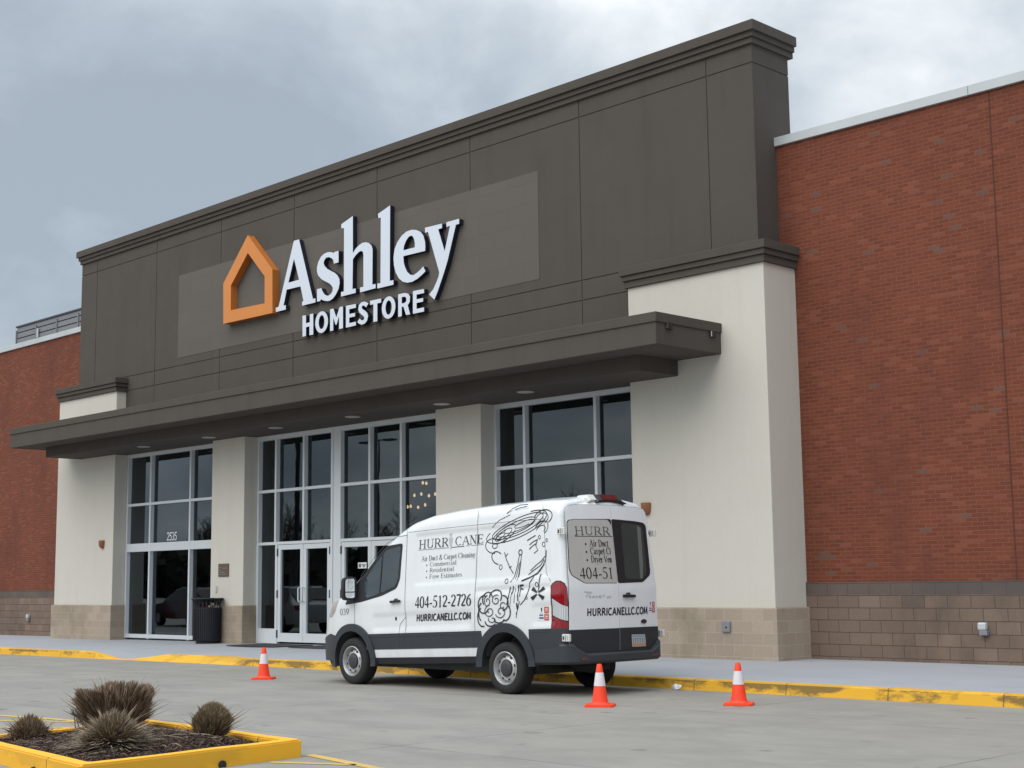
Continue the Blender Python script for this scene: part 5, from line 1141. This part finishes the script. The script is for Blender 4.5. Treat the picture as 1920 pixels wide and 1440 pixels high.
mb=MB(); lay_strokes(mb,strokes('404-512-2726',2.250,1.098,.160,1.215,bold=1.1),LF); mb.build('phone_lettering','ink',van,recalc=False)
mb=MB(); lay_strokes(mb,strokes('HURRICANELLC.COM',2.265,.912,.088,1.185,'sans',.14,1.5),LF); mb.build('web_lettering','ink',van,recalc=False)
mb=MB(); lay_strokes(mb,strokes('039',.455,1.048,.095,.25,bold=.9),LF); mb.build('fleet_number','ink',van,recalc=False)
# whirlwind line art (swirls, gusts, dust puff)
def ell(cx,cy,rx,ry,rot,a0=0,a1=360,n=36,k=0):
    o=[]
    for i in range(n+1):
        a=R(a0+(a1-a0)*i/n); f=1-k*i/n; x,y=rx*f*math.cos(a),ry*f*math.sin(a); c,s_=math.cos(R(rot)),math.sin(R(rot)); o.append((cx+x*c-y*s_,cy+x*s_+y*c))
    return o
mb=MB(); kk=[0]
def ln(pts,w=.008):
    w*=1.4; strip(lambda a,b,d:S(a,b,.0022+kk[0]*.00008,-1),pts,w,0,mb); kk[0]+=1
cx,cy=4.38,2.13
ln(ell(4.36,2.13,.66,.145,12,150,420),.009); ln(ell(4.38,2.14,.56,.11,12,0,360),.009); ln(ell(4.34,2.13,.43,.075,12,20,350),.008); ln(ell(4.42,2.15,.36,.055,12,150,400),.007); ln(ell(4.50,2.165,.22,.032,10,0,300),.007)
ln(ell(4.08,2.05,.26,.085,22,0,330),.009); ln(ell(4.06,2.045,.18,.05,22,40,400),.008); ln(ell(4.0,2.03,.09,.028,20,0,360),.008)
ln(ell(4.92,2.22,.19,.10,8,-60,190),.010); ln(ell(4.90,2.21,.13,.07,8,-70,170),.008); ln(ell(4.87,2.08,.15,.085,18,-80,150),.010); ln(ell(4.85,2.06,.10,.05,18,-60,150),.008)
ln([(4.12,2.33),(4.25,2.39),(4.42,2.425),(4.6,2.42)],.009); ln([(4.3,2.37),(4.42,2.39),(4.58,2.395)],.008); ln([(3.83,2.16),(3.98,2.25),(4.2,2.31)],.006)
ln(ell(3.86,1.90,.16,.10,-10,60,290),.009); ln(ell(3.95,1.73,.12,.08,-25,70,300),.010); ln(ell(3.89,1.90,.05,.035,0,0,360),.008)
for (x,y,r_) in ((4.90,1.86,.028),(4.82,1.96,.022),(4.97,1.91,.02),(4.02,1.60,.03),(4.16,1.40,.03),(4.75,1.33,.028),(4.56,1.16,.016),(4.08,1.95,.015)): ln(ell(x,y,r_,r_*1.1,0,0,360,14),.007)
# funnel sides and gust strokes
ln([(4.74,1.99),(4.63,1.955),(4.56,1.93)],.010); ln([(4.77,1.93),(4.68,1.905),(4.61,1.87)],.009); ln([(4.75,1.88),(4.67,1.85),(4.6,1.81)],.009); ln([(4.78,1.94),(4.74,1.85),(4.78,1.79),(4.70,1.75)],.009)
ln([(4.09,1.80),(4.13,1.70),(4.21,1.58),(4.28,1.50)],.009); ln([(4.16,1.78),(4.12,1.74)],.008); ln([(4.24,1.60),(4.19,1.58)],.008)
ln([(4.46,1.39),(4.62,1.43),(4.76,1.48),(4.90,1.60)],.014); ln([(4.62,1.52),(4.72,1.58),(4.84,1.64),(4.95,1.72)],.008); ln([(4.58,1.47),(4.70,1.53),(4.82,1.58),(4.90,1.66)],.008); ln([(4.80,1.50),(4.86,1.56),(4.93,1.66),(4.95,1.78)],.009)
ln([(4.40,1.75),(4.36,1.60),(4.30,1.45),(4.24,1.38)],.008); ln([(4.44,1.74),(4.42,1.60),(4.39,1.44)],.008); ln([(4.40,1.64),(4.33,1.42)],.006); ln([(4.42,1.66),(4.37,1.40)],.005); ln(ell(4.42,1.78,.035,.035,0,0,360,16),.010)
ln([(4.24,1.32),(4.21,1.18),(4.18,1.08)],.012); ln([(4.30,1.33),(4.28,1.22)],.012); ln([(4.40,1.34),(4.39,1.2),(4.40,1.12)],.013); ln([(4.44,1.33),(4.43,1.18)],.009); ln([(4.34,1.30),(4.32,1.10)],.006); ln([(4.27,1.25),(4.24,1.05)],.005)
ln([(4.42,1.33),(4.50,1.335)],.016); ln([(4.44,1.29),(4.49,1.275)],.014)
ln([(4.70,1.44),(4.62,1.36),(4.58,1.22),(4.52,1.13),(4.44,1.07)],.009); ln([(4.43,1.12),(4.39,1.02),(4.37,.95),(4.36,.90)],.008); ln([(4.41,1.05),(4.36,.95)],.006); ln([(4.375,1.1),(4.385,1.02)],.018)
ln([(4.83,1.47),(4.80,1.36),(4.775,1.235)],.010)
for a in (38,142,218,322): 
    for j in (-6,0,6): ln([(4.775+.02*math.cos(R(a)),1.212+.02*math.sin(R(a))),(4.775+.145*math.cos(R(a+j*1.6)),1.212+.115*math.sin(R(a+j*1.6)))],.014)
# dust puff
for c in ((3.72,1.10,.11,.12,60,330),(3.80,1.165,.10,.10,20,220),(3.96,1.20,.12,.09,-40,190),(4.10,1.11,.11,.10,-90,90),(4.15,.98,.10,.11,-110,60),(4.03,.90,.10,.06,190,350),(3.86,.87,.11,.07,180,330),(3.70,.93,.10,.13,110,290),(3.68,1.0,.06,.12,90,260)): ln(ell(c[0],c[1],c[2],c[3],0,c[4],c[5],20),.013)
for c in ((3.80,1.14,.075,.085,90,560,.75),(3.97,1.15,.09,.075,60,520,.75),(3.84,1.0,.11,.09,90,600,.8),(4.06,.99,.11,.09,200,640,.75),(3.90,.89,.09,.05,150,480,.7),(4.1,1.07,.06,.05,20,330,.5)): ln(ell(*c[:4],0,c[4],c[5],40,c[6]),.009)
mb.build('whirlwind_line_art','ink',van,recalc=False)
# underside
mb=MB(); a=P3(.3,-.72,.24); b=P3(4.55,.72,.40); mb.box(a.x,b.x,a.y,b.y,.27,.47); und=mb.build('underbody','black_plastic',van)
mb=MB(); mb.tube([(XF+4.127,YC-.75,.36),(XF+4.127,YC+.75,.36)],.045,12); mb.lathe([(.0,-.14),(.10,-.10),(.135,0),(.10,.10),(0,.14)],(XF+4.127,YC+.05,.36),'y',20); mb.build('rear_axle','black_plastic',van,smooth=True)
mb=MB(); mb.tube([(XF+2.5,YC+.35,.30),(XF+3.3,YC+.35,.30)],.09,14); mb.tube([(XF+3.3,YC+.35,.32),(XF+4.1,YC+.40,.38)],.035,10); mb.build('exhaust','steel_dark',van,smooth=True)
mb=MB(); mb.lathe([(.0,-.1),(.2,-.08),(.26,0),(.2,.09),(0,.1)],(XF+4.85,YC-.05,.37),'z',24); mb.build('spare_wheel','rubber',van,smooth=True)
# cab interior
for y in (-.42,.42):
    mb=MB(); a=P3(1.65,y,.86); mb.bbox(a.x-.25,a.x+.25,a.y-.24,a.y+.24,a.z,a.z+.16,.05)
    bm=bmesh.new(); bmesh.ops.create_cube(bm,size=1); bmesh.ops.bevel(bm,geom=bm.edges[:],offset=.14,segments=3,affect='EDGES')
    for v in bm.verts: v.co=Vector((v.co.x*.13+v.co.z*.16,v.co.y*.48,v.co.z*.68))
    mb.addbm(bm,lambda c:(a.x+.28+c.x,a.y+c.y,a.z+.46+c.z)); 
    for v in bm.verts: v.co=Vector((v.co.x*.8,v.co.y*.55,v.co.z*.32))
    mb.addbm(bm,lambda c:(a.x+.38+c.x,a.y+c.y,a.z+.90+c.z)); bm.free(); mb.build('seat','seat_cloth',van,smooth=True)
mb=MB(); a=P3(1.02,0,.95); mb.bbox(a.x-.10,a.x+.24,a.y-.78,a.y+.78,a.z,a.z+.34,.05); dsh=mb.build('dashboard','dash',van,smooth=True)
mb=MB(); c=P3(1.36,-.42,1.30); pts=[c+Vector((.07*math.sin(2*PI*k/24),.19*math.cos(2*PI*k/24),.18*math.sin(2*PI*k/24))) for k in range(25)]; mb.tube(pts,.016,8,caps=False); mb.tube([c+Vector((0,0,0)),c+Vector((-.2,0,-.08))],.03,8); mb.build('steering_wheel','black_plastic',van,smooth=True)

# ================================================================ WHAT THE GLASS MIRRORS: the lot and trees behind the camera
def tree_mesh(seed,h):
    rnd=random.Random(seed); tr=MB(); cr=MB()
    def grow(mb,p,d,L,r,lev):
        n=5; pts=[p]; rs=[r]
        for i in range(n):
            d=(d+Vector((rnd.gauss(0,.10),rnd.gauss(0,.10),.03 if lev else .0))).normalized(); pts.append(pts[-1]+d*L/n); rs.append(max(.016,r*(1-.45*(i+1)/n)))
        mb.tube(pts,rs,6 if lev<2 else 3,caps=False)
        if lev>=5: return
        for k in range(rnd.randint(3,4) if lev else 6):
            i=rnd.randint(2,n); a=rnd.uniform(0,2*PI); s=rnd.uniform(.4,.85); nd=(d+d.orthogonal().normalized()*0+Vector((math.cos(a)*s,math.sin(a)*s,rnd.uniform(-.1,.35)))).normalized()
            grow(cr,pts[i],nd,L*rnd.uniform(.55,.78),rs[i]*.62,lev+1)
    grow(tr,Vector((0,0,0)),Vector((0,0,1)),h*.38,h*.02,0); return tr,cr
protos=[]
for s_,h in ((1,10.5),(2,12)):
    tr,cr=tree_mesh(s_,h); t=thing('bare_tree','','tree',(0,0,0),'bare trees across the parking lot')
    tr.build('trunk','bark',t,recalc=False); cr.build('crown','bark',t,recalc=False); protos.append(t)
rnd=random.Random(5); spots=[(-122,-46),(-131,-50),(-138,-47),(-116,-52),(-152,-56),(-127,-54),(-92,-49),(-86,-54),(-97,-46),(-80,-60),(-144,-52),(-89,-47)]
for i,(x,y) in enumerate(spots):
    t=protos[i] if i<2 else copy_tree(protos[i%2])
    t.location=(x,y,-.1); t.rotation_euler=(0,0,rnd.uniform(0,6.28)); k=rnd.uniform(.78,1.0); t.scale=(k,k,k); t['label']='leafless dark tree across the lot, mirrored in the shop windows'
mb=MB(); rnd=random.Random(8)
for k in range(16000):
    x=rnd.uniform(-260,60); y=-78+rnd.gauss(0,4); top=6.5+2.8*noise.noise(Vector((x*.05,0,1)))+1.5*noise.noise(Vector((x*.21,0,4))); z=rnd.random()**.8*top
    s=rnd.uniform(.4,1.0); n=Vector((rnd.gauss(0,1),rnd.gauss(0,1),rnd.gauss(0,1))).normalized(); a=n.orthogonal()*s; b=n.cross(a)
    c=Vector((x,y,z)); mb.poly([c-a-b*.5,c+a*.3-b,c+a+b*.4,c-a*.2+b])
struct(mb.build('far_woods','woods_leaf',recalc=False),'stuff')
def lamp(x,y,h,rz,label):
    t=thing('street_lamp',label,'lamp post',(x,y,0),'lamp posts in the parking lot',rz)
    mb=MB(); mb.tube([(0,0,.7),(0,0,h)],[.085,.055],12); p=mb.build('pole','clad_low',t,smooth=True,loc=(0,0,0)) if False else None
    return t
def lamp(x,y,h,label,rw=.085):
    t=thing('street_lamp',label,'lamp post',(x,y,0),'lamp posts in the parking lot')
    mb=MB(); mb.tube([(x,y,.7),(x,y,h)],[rw,rw*.7],12); mb.build('pole','clad_low',t,smooth=True)
    mb=MB(); mb.lathe([(.3,-.1),(.3,.65),(.26,.72),(0,.72)],(x,y,0),n=24); mb.build('footing','lot_concrete',t)
    mb=MB(); mb.tube([(x-.9,y,h+.02),(x+.9,y,h+.02)],.04,8); mb.build('cross_arm','clad_low',t)
    for s_ in (-1,1):
        mb=MB(); mb.bbox(x+s_*1.1-.38,x+s_*1.1+.38,y-.2,y+.2,h-.06,h+.06,.02); mb.build('lamp_head','clad_low',t)
lamp(-66.8,-12.6,9.9,'tall dark twin head lamp post mirrored in the right entrance glass'); lamp(-46.5,8.0,10.5,'near dark lamp post mirrored in the left entrance glass',.11)
def make_car(paint,label):
    t=thing('parked_car',label,'car',(0,0,0),'cars parked in the lot')
    prof=[(-2.25,.35),(-2.28,.65),(-2.15,.88),(-1.1,.98),(-.35,1.50),(.2,1.58),(1.5,1.55),(2.05,1.05),(2.22,.95),(2.27,.6),(2.2,.35)]
    W=lambda z:.88 if z<1.0 else .88-.28*(z-1.0)/.6
    mb=MB(); n=len(prof)
    rings=[]
    for k in (-1,-.93,.93,1):
        rings.append([(x*(1 if abs(k)<1 else .985),k*W(z),z if abs(k)<1 else z-.03) for x,z in prof])
    mb.ring(rings); mb.build('body',paint,t,smooth=30)
    gl=[(-.98,1.02),(-.32,1.46),(.2,1.53),(1.42,1.50),(1.82,1.06)]
    for s_ in (-1,1):
        mb=MB(); mb.poly([(x,s_*(W(z)+.008),z) for x,z in gl]); mb.build('side_window','dark_glass',t,recalc=False)
    for xs_ in ((-1.12,-.40),(1.62,2.02)):
        z0,z1=(1.0,1.47) if xs_[0]<0 else (1.48,1.10)
        mb=MB(); mb.poly([(xs_[0],-.75,z0+.02),(xs_[0],.75,z0+.02),(xs_[1],.62,z1+.02),(xs_[1],-.62,z1+.02)]); mb.build('screen','dark_glass',t,recalc=False)
    for x in (-1.4,1.4):
        for s_ in (-1,1):
            mb=MB(); mb.lathe([(.0,-.11),(.3,-.11),(.34,-.08),(.34,.08),(.3,.11),(0,.11)],(x,s_*.80,.34),'y',24); w=mb.build('wheel','rubber',t,smooth=30)
            mb=MB(); mb.lathe([(.0,0),(.2,0),(.21,s_*-.02)],(x,s_*.915,.34),'y',20); mb.build('rim','steel',w)
    for s_ in (-1,1):
        mb=MB(); mb.bbox(-2.285,-2.1,s_*.62-.16,s_*.62+.16,.70,.82,.02); mb.build('headlight','lens_clear',t)
        mb=MB(); mb.bbox(2.1,2.285,s_*.66-.14,s_*.66+.14,.78,.94,.02); mb.build('tail_lamp','lens_red',t)
    return t
for paint,x,y,rz,lab in (('paint_silver',-41.5,12.0,.15,'silver sport wagon mirrored in the glass entrance doors'),('paint_maroon',-53.0,8.5,.1,'dark maroon car mirrored in the lower left window'),('paint_dark',-58.5,9.5,.12,'dark car parked beyond the maroon one')):
    c=make_car(paint,lab); c.location=(x,y,gz(x)); c.rotation_euler=(0,0,rz)
